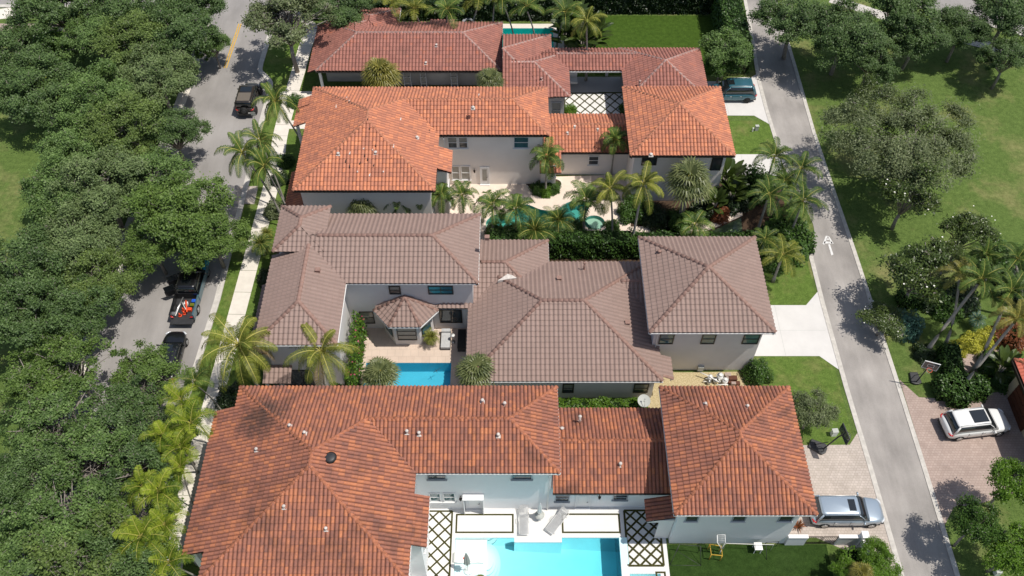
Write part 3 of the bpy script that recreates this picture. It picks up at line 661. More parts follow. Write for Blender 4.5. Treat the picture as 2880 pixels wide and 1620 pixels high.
def door(parent,Y,x0,x1,z1,fr='whitefr',gl='blind',lite=(.25,.8),name='door',canopy=False):
    mb=MB(); mb.box(x0-.1,x0,Y-.08,Y,0,z1+.1);mb.box(x1,x1+.1,Y-.08,Y,0,z1+.1);mb.box(x0,x1,Y-.08,Y,z1,z1+.1);mb.box(x0,x1,Y-.05,Y-.002,.02,z1)
    o=mb.build(name,M[fr],parent); local(parent,o)
    g=MB(); g.box(x0+.14,x1-.14,Y-.07,Y-.05,z1*lite[0],z1*lite[1]+.25); g.build('pane',M[gl],o)
    h=MB(); h.tube([(x1-.09,Y-.05,1),(x1-.09,Y-.12,1),(x1-.2,Y-.12,1)],.018,6); h.build('handle',M['bronze'],o)
    s=MB(); s.box(x0-.12,x1+.12,Y-.22,Y-.081,.025,.09); s.build('threshold',M['trim'],o)
    return o
def lantern(parent,x,Y,z):
    mb=MB(); mb.tube([(x,Y,z+.22),(x,Y-.16,z+.26),(x,Y-.18,z+.16)],.02,6); mb.cyl((x,Y-.18,z-.12),.07,.26,6,r2=.1); mb.cyl((x,Y-.18,z+.14),.12,.1,6,r2=.02)
    return local(parent,mb.build('wall_lamp',M['bronze'],parent))
def downpipe(parent,x,y,z1,m='trim'):
    mb=MB(); mb.tube([(x,y,.05),(x,y,z1-.5),(x,y-.1,z1-.25),(x,y-.35,z1-.2)],.045,6); return local(parent,mb.build('downpipe',M[m],parent))
def vent(kind,x,y,z,parent,h=.32,r=.075,cm='mortar'):
    mb=MB(); mb.cyl((x,y,z-.1),r,h+.1,10); mb.cyl((x,y,z+h),r*1.7,.07,10,r2=r*1.3); mb.box(x-r*2,x+r*2,y-r*2,y+r*2,z-.05,z+.06)
    return local(parent,mb.build('roof_vent',M[cm],parent))
def boxvent(x,y,z,parent,s=.22,cm='cap2'):
    mb=MB(); mb.box(x-s,x+s*.6,y-s*.7,y+s*.7,z-.08,z+.2); mb.box(x-s*1.15,x+s*.7,y-s*.85,y+s*.85,z+.2,z+.25); return local(parent,mb.build('roof_vent',M[cm],parent))
def Lroof(house,kind,ax0,ax1,ay0,ay1,bx1,by0,ez):
    """big hipped wing A and a lower hipped wing B running east, sharing the rear eave"""
    r=(ax1-ax0)/2; rb=(ay1-by0)/2; hz=ez+KP*r; bz=ez+KP*rb
    aN=((ax0+ax1)/2,ay1-r,hz); aS=((ax0+ax1)/2,ay0+r,hz); sw,se,ne,nw=(ax0,ay0,ez),(ax1,ay0,ez),(ax1,ay1,ez),(ax0,ay1,ez)
    meet=(ax1-rb,ay1-rb,bz); bap=(bx1-rb,ay1-rb,bz); be=(bx1,ay1,ez); bs=(bx1,by0,ez)
    val=(ax1,by0,ez)
    F=[[sw,se,aS],[nw,sw,aS,aN],[ne,nw,aN],[se,val,meet,aN,aS]]
    o=roof(house,kind,F,[(sw,aS),(se,aS),(nw,aN),(meet,aN),(aN,aS)])
    B=[[ne,meet,bap,be],[val,bs,bap,meet],[bs,be,bap]]
    o2=roof(house,kind,B,[(meet,bap),(bap,be),(bap,bs)])
    return hz,bz
# ================================================================== HOUSE 1 (nearest, red orange)
def zslope(ez,d): return ez+KP*d
h1=empty('house',(-6,26,0),label='nearest house, red orange tile roofs and white walls beside the lattice pool terrace',cat='house')
hz,bz=Lroof(h1,1,-18.92,-6.28,18.95,32.58,3.13,26.04,6.5)
for e_ in (shed(1,-20.45,-18.92,20.75,31.0,6.5,'W'),shed(1,-6.28,-5.33,21.2,24.55,6.5,'E')): roof(h1,1,[e_])
eaves(h1,[((-6.28,26.04,6.5),(3.13,26.04,6.5)),((3.13,26.04,6.5),(3.13,32.58,6.5)),((-5.33,21.2,6.1),(-5.33,24.55,6.1)),((-6.28,18.95,6.5),(-6.28,21.2,6.5))])
walls(h1,[(-18.4,-6.75,19.5,32.1,6.45),(-6.75,2.65,26.45,32.1,6.45)],M['w1'])
walls(h1,[(-6.8,-5.75,21.5,24.3,5.9)],M['w1'],'bay')
soffit(h1,[(-18.9,-6.3,19.0,32.5,6.5),(-6.3,3.1,26.1,32.5,6.5)])
# carport columns west
mb=MB()
for y in (21.2,24.4,27.6,30.6): mb.box(-20.2,-19.8,y-.2,y+.2,0,5.8)
local(h1,mb.build('column',M['w1'],h1))
fl_,cp=hipfaces(-.5,12.0,26.12,32.7,3.25)
rz=3.25+KP*3.29
roof(h1,1,[[(2.8,26.12,3.25),(10.9,26.12,3.25),(10.9,29.41,rz),(2.8,29.41,rz)],[(10.9,32.7,3.25),(2.8,32.7,3.25),(2.8,29.41,rz),(10.9,29.41,rz)]],[((2.8,29.41,rz),(10.9,29.41,rz))])
eaves(h1,[((2.8,26.12,3.25),(10.9,26.12,3.25))],'darkfr')
walls(h1,[(2.65,10.9,26.57,32.2,3.2)],M['w1'])
F,cp=hipfaces(10.33,19.4,23.3,32.75,6.2); roof(h1,1,F,cp); eaves(h1,[((10.33,23.3,6.2),(19.4,23.3,6.2)),((10.33,32.75,6.2),(10.33,23.3,6.2)),((19.4,23.3,6.2),(19.4,32.75,6.2))])
walls(h1,[(10.9,18.85,23.9,32.2,6.15)],M['w1']); soffit(h1,[(10.35,19.38,23.3,32.7,6.2)])
winpx(h1,26.45,BC,650,665,785,712,fr='greyfr',nx=1,nz=2,casing='greyfr')
winpx(h1,26.45,BC,1292,672,1432,712,fr='greyfr',nx=1,nz=2,casing='greyfr')
winpx(h1,26.45,BC,668,822,748,880,fr='whitefr',gl='glassb',nz=2); winpx(h1,26.45,BC,772,822,858,880,fr='whitefr',gl='glassb',nz=2)
d0=PY(*BC(950,900),26.45).x; d1=PY(*BC(1052,900),26.45).x
door(h1,26.45,d0,d1,2.2,gl='plastic_w')
mb=MB(); mb.box(d0-.25,d1+.25,25.95,26.44,2.42,2.5); mb.box(d0-.22,d0-.16,26.0,26.44,.03,2.42); mb.box(d1+.16,d1+.22,26.0,26.44,.03,2.42); local(h1,mb.build('door_canopy',M['trim'],h1))
lantern(h1,PY(*BC(900,850),26.45).x,26.45,1.9); lantern(h1,PY(*BC(1945,850),26.57).x,26.57,1.9)
winpx(h1,26.57,BC,1622,838,1712,880,fr='greyfr',nz=2,casing='greyfr'); winpx(h1,26.57,BC,2060,835,2150,868,fr='greyfr',nz=2,casing='greyfr')
door(h1,26.57,PY(*BC(1775,880),26.57).x,PY(*BC(1872,880),26.57).x,2.15,gl='plastic_w')
for a in (38,395,748): winpx(h1,23.9,BR,a,985,a+66,1030,fr='greyfr',nz=1,casing='trim')
for y in (22.0,23.2): window(h1,-5.75,y,y+.75,3.4,4.7,axis='E',fr='whitefr',nz=2)
window(h1,-6.75,20.0,21.2,.6,2.4,axis='E',fr='whitefr',nz=3)
downpipe(h1,2.5,26.35,6.3)
# little pent roof and west door of the garage wing
roof(h1,1,[[(9.0,24.15,3.1),(10.88,24.15,3.75),(10.88,25.75,3.75),(9.0,25.75,3.1)]],label='small dark pent roof on the side of the garage wing')
mb=MB(); mb.box(9.05,9.15,24.2,25.7,2.85,3.06); mb.box(9.15,10.88,24.2,24.28,2.85,3.2); mb.box(9.9,10.86,24.25,24.34,.03,2.85); local(h1,mb.build('porch_frame',M['trim'],h1))
for x,y,d in [(-.5,30.6,0),(-2.0,30.9,0),(-6.9,28.4,0),(-6.1,28.3,0),(-.9,28.2,0)]:
    dd=min(32.58-y,y-26.04); vent(1,x,y,6.5+KP*dd+.04,h1)
for (px,py) in [(768,1094),(730,1075),(716,1278),(646,1133),(1020,1076),(822,1335)]:
    p=P(px,py,8.1); d=min(p.x+18.92,-6.28-p.x,p.y-18.95,32.58-p.y); p=P(px,py,6.5+KP*max(d,.2)); d=min(p.x+18.92,-6.28-p.x,p.y-18.95,32.58-p.y); vent(1,p.x,p.y,6.5+KP*d+.04,h1,.25,.07)
mb=MB(); p=P(834,1161,8.3); d=-6.28-p.x; z=6.5+KP*d+.05; mb.cyl((p.x,p.y,z),.33,.12,20); mb.cyl((p.x,p.y,z+.12),.42,.10,20,r2=.25); local(h1,mb.build('solar_fan_vent',M['blackpl'],h1))
for (px,py,hh) in [(1460,1042,.9),(1562,1162,.35),(1414,1077,.2)]:
    p=P(px,py,4.2+hh); d=min(p.y-26.12,32.7-p.y); vent(1,p.x,p.y,3.25+KP*d,h1,hh,.08)
for (px,py) in [(1775,1015),(1880,1023)]:
    p=P(px,py,7.2); d=min(p.x-10.33,19.4-p.x,32.75-p.y); vent(1,p.x,p.y,6.2+KP*d+.03,h1,.2,.07)
# ================================================================== HOUSE 2 (grey brown)
h2=empty('house',(-5,42,0),label='house with grey brown tile roofs, octagonal turret and small pool courtyard',cat='house')
by0,by1,bx1=41.72,48.78,-2.58; rb=(by1-by0)/2; bzz=6.5+KP*rb; yr=(by0+by1)/2
A_=(-16.4,yr,bzz); Bp=(bx1-rb,yr,bzz)
roof(h2,2,[[(-16.4,by0,6.5),(bx1,by0,6.5),Bp,A_],[(bx1,by0,6.5),(bx1,by1,6.5),Bp],[(bx1,by1,6.5),(-16.4,by1,6.5),A_,Bp]],[((-15.0,yr,bzz),Bp),(Bp,(bx1,by0,6.5)),(Bp,(bx1,by1,6.5))],caprad=.15)
F,cp=hipfaces(-18.35,-14.45,44.0,48.72,7.5); roof(h2,2,F,[cp[i] for i in (0,2,3,4)],caprad=.15)
r=3.0; zA=6.5+KP*r
S0=(-15.6,36.1+r,zA)
roof(h2,2,[[(-18.6,36.1,6.5),(-12.6,36.1,6.5),S0],[(-18.6,36.1,6.5),(-18.6,44.4,6.5),(-15.6,44.4,zA),S0],[(-12.6,36.1,6.5),(-12.6,41.9,6.5),(-15.6,44.6,zA),S0]],[(S0,(-15.6,44.5,zA)),(S0,(-18.6,36.1,6.5)),(S0,(-12.6,36.1,6.5))],caprad=.15)
roof(h2,2,[[(-20.2,37.5,2.7),(-18.1,37.5,3.5),(-18.1,44.5,3.5),(-20.2,44.5,2.7)]])
roof(h2,2,[[(-18.7,35.3,2.5),(-16.6,35.3,2.5),(-16.6,36.6,3.05),(-18.7,36.6,3.05)]])
mb=MB(); mb.box(-18.6,-18.4,35.4,35.6,0,2.45); local(h2,mb.build('column',M['w2'],h2))
window(h2,36.6,-17.6,-15.4,.2,2.3,fr='darkfr',nx=3,nz=1,sill=False,name='patio_door')
walls(h2,[(-18.1,-13.05,36.6,44.2,6.45),(-18.0,-14.8,44.35,48.3,7.4),(-15,-3.05,42.12,48.3,6.45),(-19.6,-18.1,38.5,44.2,2.85)],M['w2'])
soffit(h2,[(-18.55,-12.65,36.15,44.2,6.5),(-13,-2.6,41.75,48.7,6.5)])
eaves(h2,[((-12.6,41.75,6.5),(bx1,41.75,6.5)),((-12.6,36.1,6.5),(-12.6,41.75,6.5)),((bx1,by0,6.5),(bx1,by1,6.5)),((-18.6,36.1,6.5),(-12.6,36.1,6.5))])
# rear low wing and central hall roof
F,cp=hipfaces(-6.0,3.0,41.75,48.8,3.25); roof(h2,2,F,[cp[2],cp[3],cp[4]],caprad=.15)
ce=3.25; F,cp=hipfaces(-3.43,11.2,35.05,46.45,ce); roof(h2,2,F,cp,caprad=.15); cr=ce+KP*5.7
roof(h2,2,[shed(2,11.2,12.05,35.5,37.35,ce,'E')],[((11.25,35.55,ce-.03),(12.05,35.5,ce-.36))])
brz=3.2+KP*2.9
roof(h2,2,[[(7.0,40.7,3.2),(11.0,40.7,3.2),(11.0,43.6,brz),(7.0,43.6,brz)],[(11.0,46.5,3.2),(7.0,46.5,3.2),(7.0,43.6,brz),(11.0,43.6,brz)]],[((8.6,43.6,brz),(11.0,43.6,brz))],caprad=.15)
walls(h2,[(-3.0,10.75,35.55,46.0,3.2),(-3.0,2.5,42.2,48.3,3.2)],M['w2'])
eaves(h2,[((-3.43,35.05,ce),(11.2,35.05,ce)),((-3.43,46.4,ce),(-3.43,35.05,ce)),((3.0,44.5,3.25),(3.0,48.8,3.25)),((12.05,35.5,ce-.36),(12.05,37.35,ce-.36))])
mb=MB(); q_=[P(1252,706,4.62),P(1300,699,4.62),P(1290,692,4.66),P(1277,687,4.72)]; mb.prism([(v.x,v.y) for v in q_],4.2,4.63); local(h2,mb.build('flashing',M['mortar'],h2))
# garage tower
F,cp=hipfaces(10.05,19.3,37.4,46.6,6.2); roof(h2,2,F,cp,caprad=.15); eaves(h2,[((10.05,37.4,6.2),(19.3,37.4,6.2)),((10.05,46.6,6.2),(10.05,37.4,6.2)),((19.3,37.4,6.2),(19.3,46.6,6.2))])
walls(h2,[(10.65,18.75,38.1,46.1,6.15)],M['w2']); soffit(h2,[(10.1,19.25,37.45,46.55,6.2)])
downpipe(h2,10.9,38.0,6.1)
for a,b in ((1663,1690),(1770,1794),(1875,1903)):
    p=PY(a,841,38.1);q=PY(b,863,38.1); window(h2,38.1,p.x,q.x,q.z,min(p.z,5.85),fr='darkfr',gl='glassb',nz=2,sill=False)
winpx(h2,42.12,MC,362,712,445,765,fr='darkfr',nz=2,sill=False,blind=.6); winpx(h2,42.12,MC,658,712,840,765,fr='darkfr',gl='glassb',nx=2,nz=2,sill=False)
winpx(h2,42.12,MC,140,905,250,985,fr='darkfr',gl='blind',nz=2,sill=False); winpx(h2,42.12,MC,742,890,908,980,fr='darkfr',nx=2,nz=1,sill=False)
for a,b in ((1418,1440),(1598,1626)):
    p=PY(a,966,35.55);q=PY(b,988,35.55); window(h2,35.55,p.x,q.x,max(q.z,.9),min(p.z,2.7),fr='darkfr',nz=2,sill=False,blind=.7)
# turret
tx,ty=-8.36,42.12; ring=[(-10.9,41.62),(-9.6,40.05),(-7.12,40.05),(-5.82,41.62),(-5.95,43.0),(-10.8,43.0)]
ap=(tx,41.95,4.55); caps=[]; Fs=[]
for i in range(5):
    a,b=ring[i],ring[i+1] if i<5 else ring[0]
    if i in (3,): continue
    if i==4: continue
    Fs.append([(a[0],a[1],3.15),(b[0],b[1],3.15),ap]); caps.append(((a[0],a[1],3.15),ap))
caps.append(((ring[3][0],ring[3][1],3.15),ap))
Fs+= [[(ring[3][0],ring[3][1],3.15),(-6.3,42.6,3.25),ap],[(-10.4,42.6,3.25),(ring[0][0],ring[0][1],3.15),ap]]
tr=roof(h2,2,Fs,caps,'turret_roof',caprad=.13)
eaves(h2,[((ring[i][0],ring[i][1],3.15),(ring[i+1][0],ring[i+1][1],3.15)) for i in range(3)],'trim')
tw=[(-10.35,42.1),(-10.3,41.75),(-9.35,40.5),(-7.35,40.5),(-6.4,41.75),(-6.35,42.1)]
mb=MB(); mb.prism(tw,0,3.1); tur=local(h2,mb.build('turret_wall',M['w2'],h2))
window(h2,40.5,-9.05,-7.65,.8,2.5,fr='darkfr',gl='blind',nz=3,sill=False)
for (a,b) in ((tw[1],tw[2]),(tw[3],tw[4])):
    a=Vector(a);b=Vector(b);d=(b-a).normalized();q=Vector((d.y,-d.x)); mb=MB(); Mx=Matrix(((d.x,q.x,0,a.x),(d.y,q.y,0,a.y),(0,0,1,0),(0,0,0,1)))
    L=(b-a).length; mb.box(.25,L-.25,0,.05,.8,2.5,0,Mx); o=local(h2,mb.build('window',M['darkfr'],h2)); pb=MB(); pb.box(.32,L-.32,.051,.06,.87,1.6,0,Mx); pb.box(.32,L-.32,.051,.06,1.66,2.43,0,Mx); pb.build('pane',M['glassb'],o)
for (px,py) in [(805,694),(1228,631),(1408,703)]:
    p=P(px,py,6.8 if px<1300 else 5)
    if px<1000: boxvent(p.x,p.y,6.5+KP*(-12.6-p.x)+.05,h2,.2)
    elif px<1300: boxvent(p.x,p.y,6.5+KP*(by1-p.y)+.05,h2,.2)
    else: p=P(px,py,4.4); boxvent(p.x,p.y,ce+KP*(46.45-p.y)+.05,h2,.2)
p=P(1470,667,4.4); vent(2,p.x,p.y,ce+KP*(46.45-p.y),h2,.9,.07,'cap2'); p=P(1580,812,4.4); boxvent(p.x,p.y,ce+KP*(11.2-p.x)+.05,h2,.2); p=P(1659,632,7); vent(2,p.x,p.y,6.2+KP*(p.x-10.05),h2,.25,.1,'cap2')
# ================================================================== HOUSE 3 (bright orange)
h3=empty('house',(-5,58,0),label='house with bright orange tile roofs and cream walls beside the free form pool',cat='house')
Lroof(h3,3,-18.1,-6.36,51.4,64.35,3.22,58.07,6.5)
for e_ in (shed(3,-6.36,-5.15,53.9,56.55,6.5,'E'),shed(3,-19.3,-18.1,62.0,63.2,6.5,'W'),shed(3,-19.35,-18.1,59.7,61.9,6.5,'W')): roof(h3,3,[e_])
roof(h3,3,[[(-19.7,49.6,2.75),(-17.9,49.6,3.5),(-17.9,57.3,3.5),(-19.7,57.3,2.75)]])
roof(h3,3,[[(-19.7,48.0,2.6),(-17.3,48.0,2.6),(-17.3,50.0,3.45),(-19.7,50.0,3.45)]])
walls(h3,[(-17.65,-6.85,51.9,63.9,6.45),(-6.85,2.7,58.5,63.9,6.45),(-6.9,-5.6,54.2,56.3,5.9),(-19.3,-17.65,50.3,57,2.85)],M['w3'])
soffit(h3,[(-18.05,-6.4,51.45,64.3,6.5),(-6.4,3.2,58.1,64.3,6.5)])
eaves(h3,[((-6.36,58.07,6.5),(3.22,58.07,6.5)),((-6.36,51.4,6.5),(-6.36,53.9,6.5)),((-18.1,51.4,6.5),(-6.36,51.4,6.5))],'darkfr')
lz=3.25; lr=lz+KP*2.55
roof(h3,3,[[(2.9,59.3,lz),(10.9,59.3,lz),(10.9,61.85,lr),(2.9,61.85,lr)],[(10.9,64.4,lz),(2.9,64.4,lz),(2.9,61.85,lr),(10.9,61.85,lr)],shed(3,2.5,4.45,57.45,59.3,lz,'S')],[((2.9,61.85,lr),(10.9,61.85,lr))])
walls(h3,[(2.65,10.9,59.75,63.9,3.2),(2.65,4.0,57.95,59.8,2.6)],M['w3']); eaves(h3,[((4.45,59.3,lz),(10.9,59.3,lz))],'darkfr')
F,cp=hipfaces(10.14,19.13,55.82,64.8,6.2); roof(h3,3,F,cp); eaves(h3,[((10.14,55.82,6.2),(19.13,55.82,6.2)),((10.14,64.8,6.2),(10.14,55.82,6.2)),((19.13,55.82,6.2),(19.13,64.8,6.2))],'darkfr')
walls(h3,[(10.65,18.6,56.4,64.3,6.15)],M['w3']); soffit(h3,[(10.2,19.1,55.9,64.7,6.2)])
winpx(h3,58.5,TC,806,1036,872,1112,nz=2,blind=.5); winpx(h3,58.5,TC,888,1036,950,1112,nz=2,blind=.5); winpx(h3,58.5,TC,1306,1034,1408,1112,gl='glassb',nz=2)
winpx(h3,58.5,TC,836,1254,892,1350,gl='blind',nz=2); winpx(h3,58.5,TC,906,1254,970,1350,gl='blind',nz=2)
winpx(h3,59.75,TC,1872,1180,1934,1238,nz=2); winpx(h3,57.95,TC,1584,1252,1612,1326,nz=2,gl='glassb')
door(h3,58.5,PY(*TC(1056,1380),58.5).x,PY(*TC(1112,1380),58.5).x,2.15); lantern(h3,PY(*TC(1005,1280),58.5).x,58.5,1.8)
for a in (2275,2330): winpx(h3,56.4,TC,a,1195,a+40,1240,fr='darkfr',nz=1,sill=False)
p=PY(*TR(150,1200),56.4); window(h3,56.4,p.x+.9,p.x+1.7,4.0,5.4,fr='darkfr',nz=1,sill=False)
window(h3,-5.6,54.5,55.9,1.2,3.2,axis='E',fr='whitefr',nx=2); window(h3,-6.85,52.2,53.6,.8,2.6,axis='E',nx=2); downpipe(h3,-6.0,58.35,6.3); 
mb=MB(); mb.box(-19.2,-18.95,59.9,60.1,0,5.9); mb.box(-19.2,-18.95,62.9,63.1,0,5.9); local(h3,mb.build('column',M['w3'],h3))
def onA3(px,py,ez=6.5):
    p=P(px,py,7.5)
    for _ in range(4):
        d=min(p.x+18.1,(-6.36-p.x) if p.y<60 else 99,p.y-51.4,64.35-p.y); p=P(px,py,ez+KP*max(d,.1)+.08)
    return p
for (px,py) in [(945,385),(851,388),(1049,347),(1190,272)]:
    p=onA3(px,py); vent(3,p.x,p.y,p.z-.05,h3,.16,.09,'mortar')
# slipped tiles with bare mortar showing
rng=random.Random(5)
for (px,py) in [(925,300),(930,322),(918,390),(925,400),(905,410),(945,365),(938,375),(880,385),(870,405),(960,340),(905,352),(965,430),(900,430),(930,440),(985,395),(858,372),(872,248),(878,256),(846,268),(1180,225),(880,418),(1008,300),(1080,330),(1190,300),(1150,228),(1205,240),(990,368),(940,415),(915,372)]:
    p=onA3(px,py); mb=MB(); mb.box(p.x-.05,p.x+.05,p.y-.18,p.y+.18,p.z+.0,p.z+.045,0 if rng.random()<.5 else 1); local(h3,mb.build('bare_mortar',[M['mortar'],M['under']],h3))
for (px,py) in [(1427,336),(1445,325),(1503,330)]:
    p=P(px,py,4.0); vent(3,p.x,p.y,lz+KP*min(p.y-59.3,64.4-p.y),h3,.15,.08,'mortar')
p=P(1640,375,7); vent(3,p.x,p.y,6.2+KP*min(p.x-10.14,p.y-55.8)+.05,h3,.15,.1,'mortar')
# ================================================================== HOUSE 4 (farthest, dusty red)
h4=empty('house',(-5,74,0),label='farthest house with dusty red tile roofs around an open courtyard',cat='house')
e4=3.2
F,cp=hipfaces(-19.4,-1.0,70.85,78.7,e4); roof(h4,4,F,cp)
F,cp=hipfaces(-19.1,-12.7,72.5,79.85,e4+.015); roof(h4,4,F,[cp[2],cp[3]])
F,cp=hipfaces(-17.5,-11.8,74.6,81.2,e4-.1); roof(h4,4,F,[cp[2],cp[3]])
roof(h4,4,[shed(4,-20.2,-19.4,71.0,78.4,e4,'W')]); roof(h4,4,[shed(4,-8.6,-6.0,78.7,79.6,e4,'N')])
mzz=e4+KP*4.86
ma=(-.9,71.74,mzz)
roof(h4,4,[[(3.96,66.88,e4),(3.96,76.6,e4),ma],[(3.96,76.6,e4),(-.92,76.6,e4),ma],[(-.9,66.9,e4),(3.96,66.9,e4),ma]],[(ma,(3.96,76.6,e4)),(ma,(.2,70.6,e4+KP*3.75))])
fz=e4+KP*3.45
fa=(2.15,70.4,fz); fb=(-.12,70.4,fz)
roof(h4,4,[[(-.9,66.95,e4+.03),(5.6,66.95,e4+.03),fa,(-.9,70.4,fz)],[(5.6,66.95,e4+.03),(5.6,73.85,e4+.03),fa],[(5.6,73.85,e4+.03),(-.9,73.85,e4+.03),(-.9,70.4,fz),fa]],[(fa,fb),(fa,(5.6,66.95,e4+.03)),(fa,(4.5,72.7,e4+.5))])
lz4=e4+KP*1.72
roof(h4,4,[[(3.0,70.91,e4),(13.5,70.91,e4),(13.5,72.63,lz4),(3.0,72.63,lz4)],[(13.5,74.35,e4),(3.0,74.35,e4),(3.0,72.63,lz4),(13.5,72.63,lz4)]],[((4.4,72.63,lz4),(12.6,72.63,lz4))])
F,cp=hipfaces(10.85,18.95,66.3,74.37,e4+.02); roof(h4,4,F,cp)
eaves(h4,[((5.6,70.91,e4),(10.9,70.91,e4)),((18.95,66.3,e4),(18.95,74.37,e4)),((-11.8,74.6,e4-.1),(-11.8,81.2,e4-.1)),((-1,70.85,e4),(-1,78.7,e4)),((3.96,73.5,e4),(3.96,76.6,e4))],'trim')
eaves(h4,[((-19.4,70.85,e4),(-1,70.85,e4))],'darkfr')
walls(h4,[(-12.2,-1.4,72.6,78.2,3.15),(-19.0,-12.2,73.2,79.4,3.15),(-17.1,-12.1,79.4,80.8,3.05),(-.6,3.5,67.6,76.2,3.15),(3.5,5.1,67.4,73.4,3.15),(11.3,18.5,66.7,73.9,3.15)],M['w4'])
mb=MB()
for x in (-19.1,): mb.box(x-.12,x+.12,71.1,71.35,0,3.1)
for x in (6.6,9.8): mb.box(x-.14,x+.14,74.0,74.25,0,3.1)
local(h4,mb.build('column',M['trim'],h4))
for (a,b,c,d,y) in [(1590,1150,1700,1290,71.9),(1845,1175,1930,1290,71.9),(2300,1110,2395,1270,71.9)]:
    f=lambda x,y_:((840+x/5.367)/1.118,(y_/5.367)/1.118)
    p=PY(*f(a,b),y);q=PY(*f(c,d),y); o=window(h4,y,p.x,q.x,.15,2.4,fr='greyfr',nz=3,sill=False,name='french_door')
f=lambda x,y_:((1400+x/5.367)/1.118,(100+y_/5.367)/1.118)
p=PY(*f(820,1000),67.4);q=PY(*f(945,1130),67.4); window(h4,67.4,p.x-.0,q.x,.3,2.2,fr='greyfr',nz=2,sill=True,casing='greyfr')
mb=MB(); p=P(*TC(1510,600),4.0); vent(4,p.x,p.y,e4+KP*(p.y-66.95)+.03,h4,.25,.08,'cap4')
for px,py in [(1098,116),(1070,145),(1352,105)]:
    p=P(px,py,4.3); vent(4,p.x,p.y,e4+KP*min(p.y-70.85,78.7-p.y,-1-p.x)+.03,h4,.2,.08,'mortar')
p=P(*TC(2255,600),4.6); vent(4,p.x,p.y,e4+KP*(p.x-10.85)*.9,h4,.7,.09,'cap4')
# corner of the house across the alley
h5=empty('house',(40,32,0),label='tan house corner with salmon roof and brown garage doors at the right edge',cat='house')
c5=P(*MR(2500,1262),3.4); 
roof(h5,5,[[(c5.x,27.0,3.4),(c5.x,c5.y,3.4),(c5.x+5.5,c5.y-5.5,3.4+KP*5.5),(c5.x+5.5,27.0,3.4+KP*5.5)],[(c5.x,c5.y,3.4),(c5.x+11,c5.y,3.4),(c5.x+5.5,c5.y-5.5,3.4+KP*5.5)]],[((c5.x,c5.y,3.4),(c5.x+5.5,c5.y-5.5,3.4+KP*5.5))])
eaves(h5,[((c5.x,27.0,3.4),(c5.x,c5.y,3.4)),((c5.x,c5.y,3.4),(c5.x+11,c5.y,3.4))],'bronze')
walls(h5,[(c5.x+.6,c5.x+11,26,c5.y-.6,3.3)],M['w5'])
for y in (28.4,32.6):
    mb=MB(); mb.box(c5.x+.5,c5.x+.598,y,y+2.9,.03,2.5)
    for k in range(1,5): mb.box(c5.x+.47,c5.x+.5,y,y+2.9,.5*k-.02,.5*k+.02)
    local(h5,mb.build('garage_door',M['garagedoor'],h5))
# ------------------------------------------------------------------ foliage
def quads_mesh(name,V,tone,mat_,mats=None,mi=None,tri=False):
    """V: (n,4,3) array of leaves"""
    k=V.shape[1]; n=len(V); me=D.meshes.new(name); me.vertices.add(n*k); me.vertices.foreach_set('co',V.reshape(-1).astype(np.float32))
    me.loops.add(n*k); me.loops.foreach_set('vertex_index',np.arange(n*k,dtype=np.int32)); me.polygons.add(n)
    me.polygons.foreach_set('loop_start',np.arange(0,n*k,k,dtype=np.int32)); me.polygons.foreach_set('loop_total',np.full(n,k,dtype=np.int32))
    for m in (mats or [mat_]): me.materials.append(m)
    if mi is not None: me.polygons.foreach_set('material_index',mi.astype(np.int32))
    a=me.attributes.new('tone','FLOAT','FACE'); a.data.foreach_set('value',np.clip(tone,0,1).astype(np.float32))
    me.update(); me.validate(); return me
def leaves(rng,C,tone,size,asp=.55,up=.6,out=None):
    """one rhombic leaf at each centre; normals random, leaning up and outwards"""
    n=len(C); N=rng.normal(size=(n,3)); N/=np.linalg.norm(N,axis=1)[:,None]; N[:,2]=np.abs(N[:,2]); N[:,2]+=up
    if out is not None: N+=out*.5
    N/=np.linalg.norm(N,axis=1)[:,None]
    A=np.cross(N,rng.normal(size=(n,3))); A/=np.linalg.norm(A,axis=1)[:,None]; B=np.cross(N,A)
    s=size*(.7+.6*rng.random(n))[:,None]; A=A*s; B=B*s*asp
    # slight fold
    fold=N*s*.12
    return np.stack([C-A,C-B+fold*0-fold,C+A,C+B-fold],axis=1)
def crown_points(rng,Rr,Hh,ncl,per,cr,inner=.45,lobes=7,flat=.62,base=.15):
    """boughs (lobes) of different size, each a dome of twig clusters, with gaps between them"""
    L=[]
    for k in range(lobes):
        a=k*2.39996+rng.random()*.7; d=(.18 if k==0 else .45+.22*rng.random()); lr=.27+.19*rng.random()
        L.append((d*math.cos(a),d*math.sin(a),.48-.62*d+.34*rng.random(),lr))
    X=np.zeros((ncl,3))
    for i in range(ncl):
        lx,ly,lz,lr=L[rng.integers(lobes)]; th=rng.random()*2*math.pi; ph=math.acos(1-rng.random()*1.3); r=lr*(inner+(1-inner)*rng.random()**.4)
        X[i]=[(lx+r*math.sin(ph)*math.cos(th))*Rr,(ly+r*math.sin(ph)*math.sin(th))*Rr,(lz+r*math.cos(ph)*.9)*Hh]
    q=np.percentile(np.hypot(X[:,0],X[:,1]),96); X[:,:2]*=(Rr-cr*.9)/q
    ct=rng.random(ncl); P_=[];T=[];O=[]
    for i in range(ncl):
        m=int(per*(.5+rng.random())); g=rng.normal(size=(m,3))*cr*np.array([1,1,flat])*(.6+.6*ct[i]); P_.append(X[i]+g)
        T.append(np.clip(.35*ct[i]+.35*rng.random(m)+.12+.2*g[:,2]/cr,0,1)); o=X[i]/(np.linalg.norm(X[i])+.01); O.append(np.repeat(o[None],m,0))  # higher leaves of a cluster toned lighter: light and shade put into the colour
    return X,np.concatenate(P_),np.concatenate(T),np.concatenate(O)
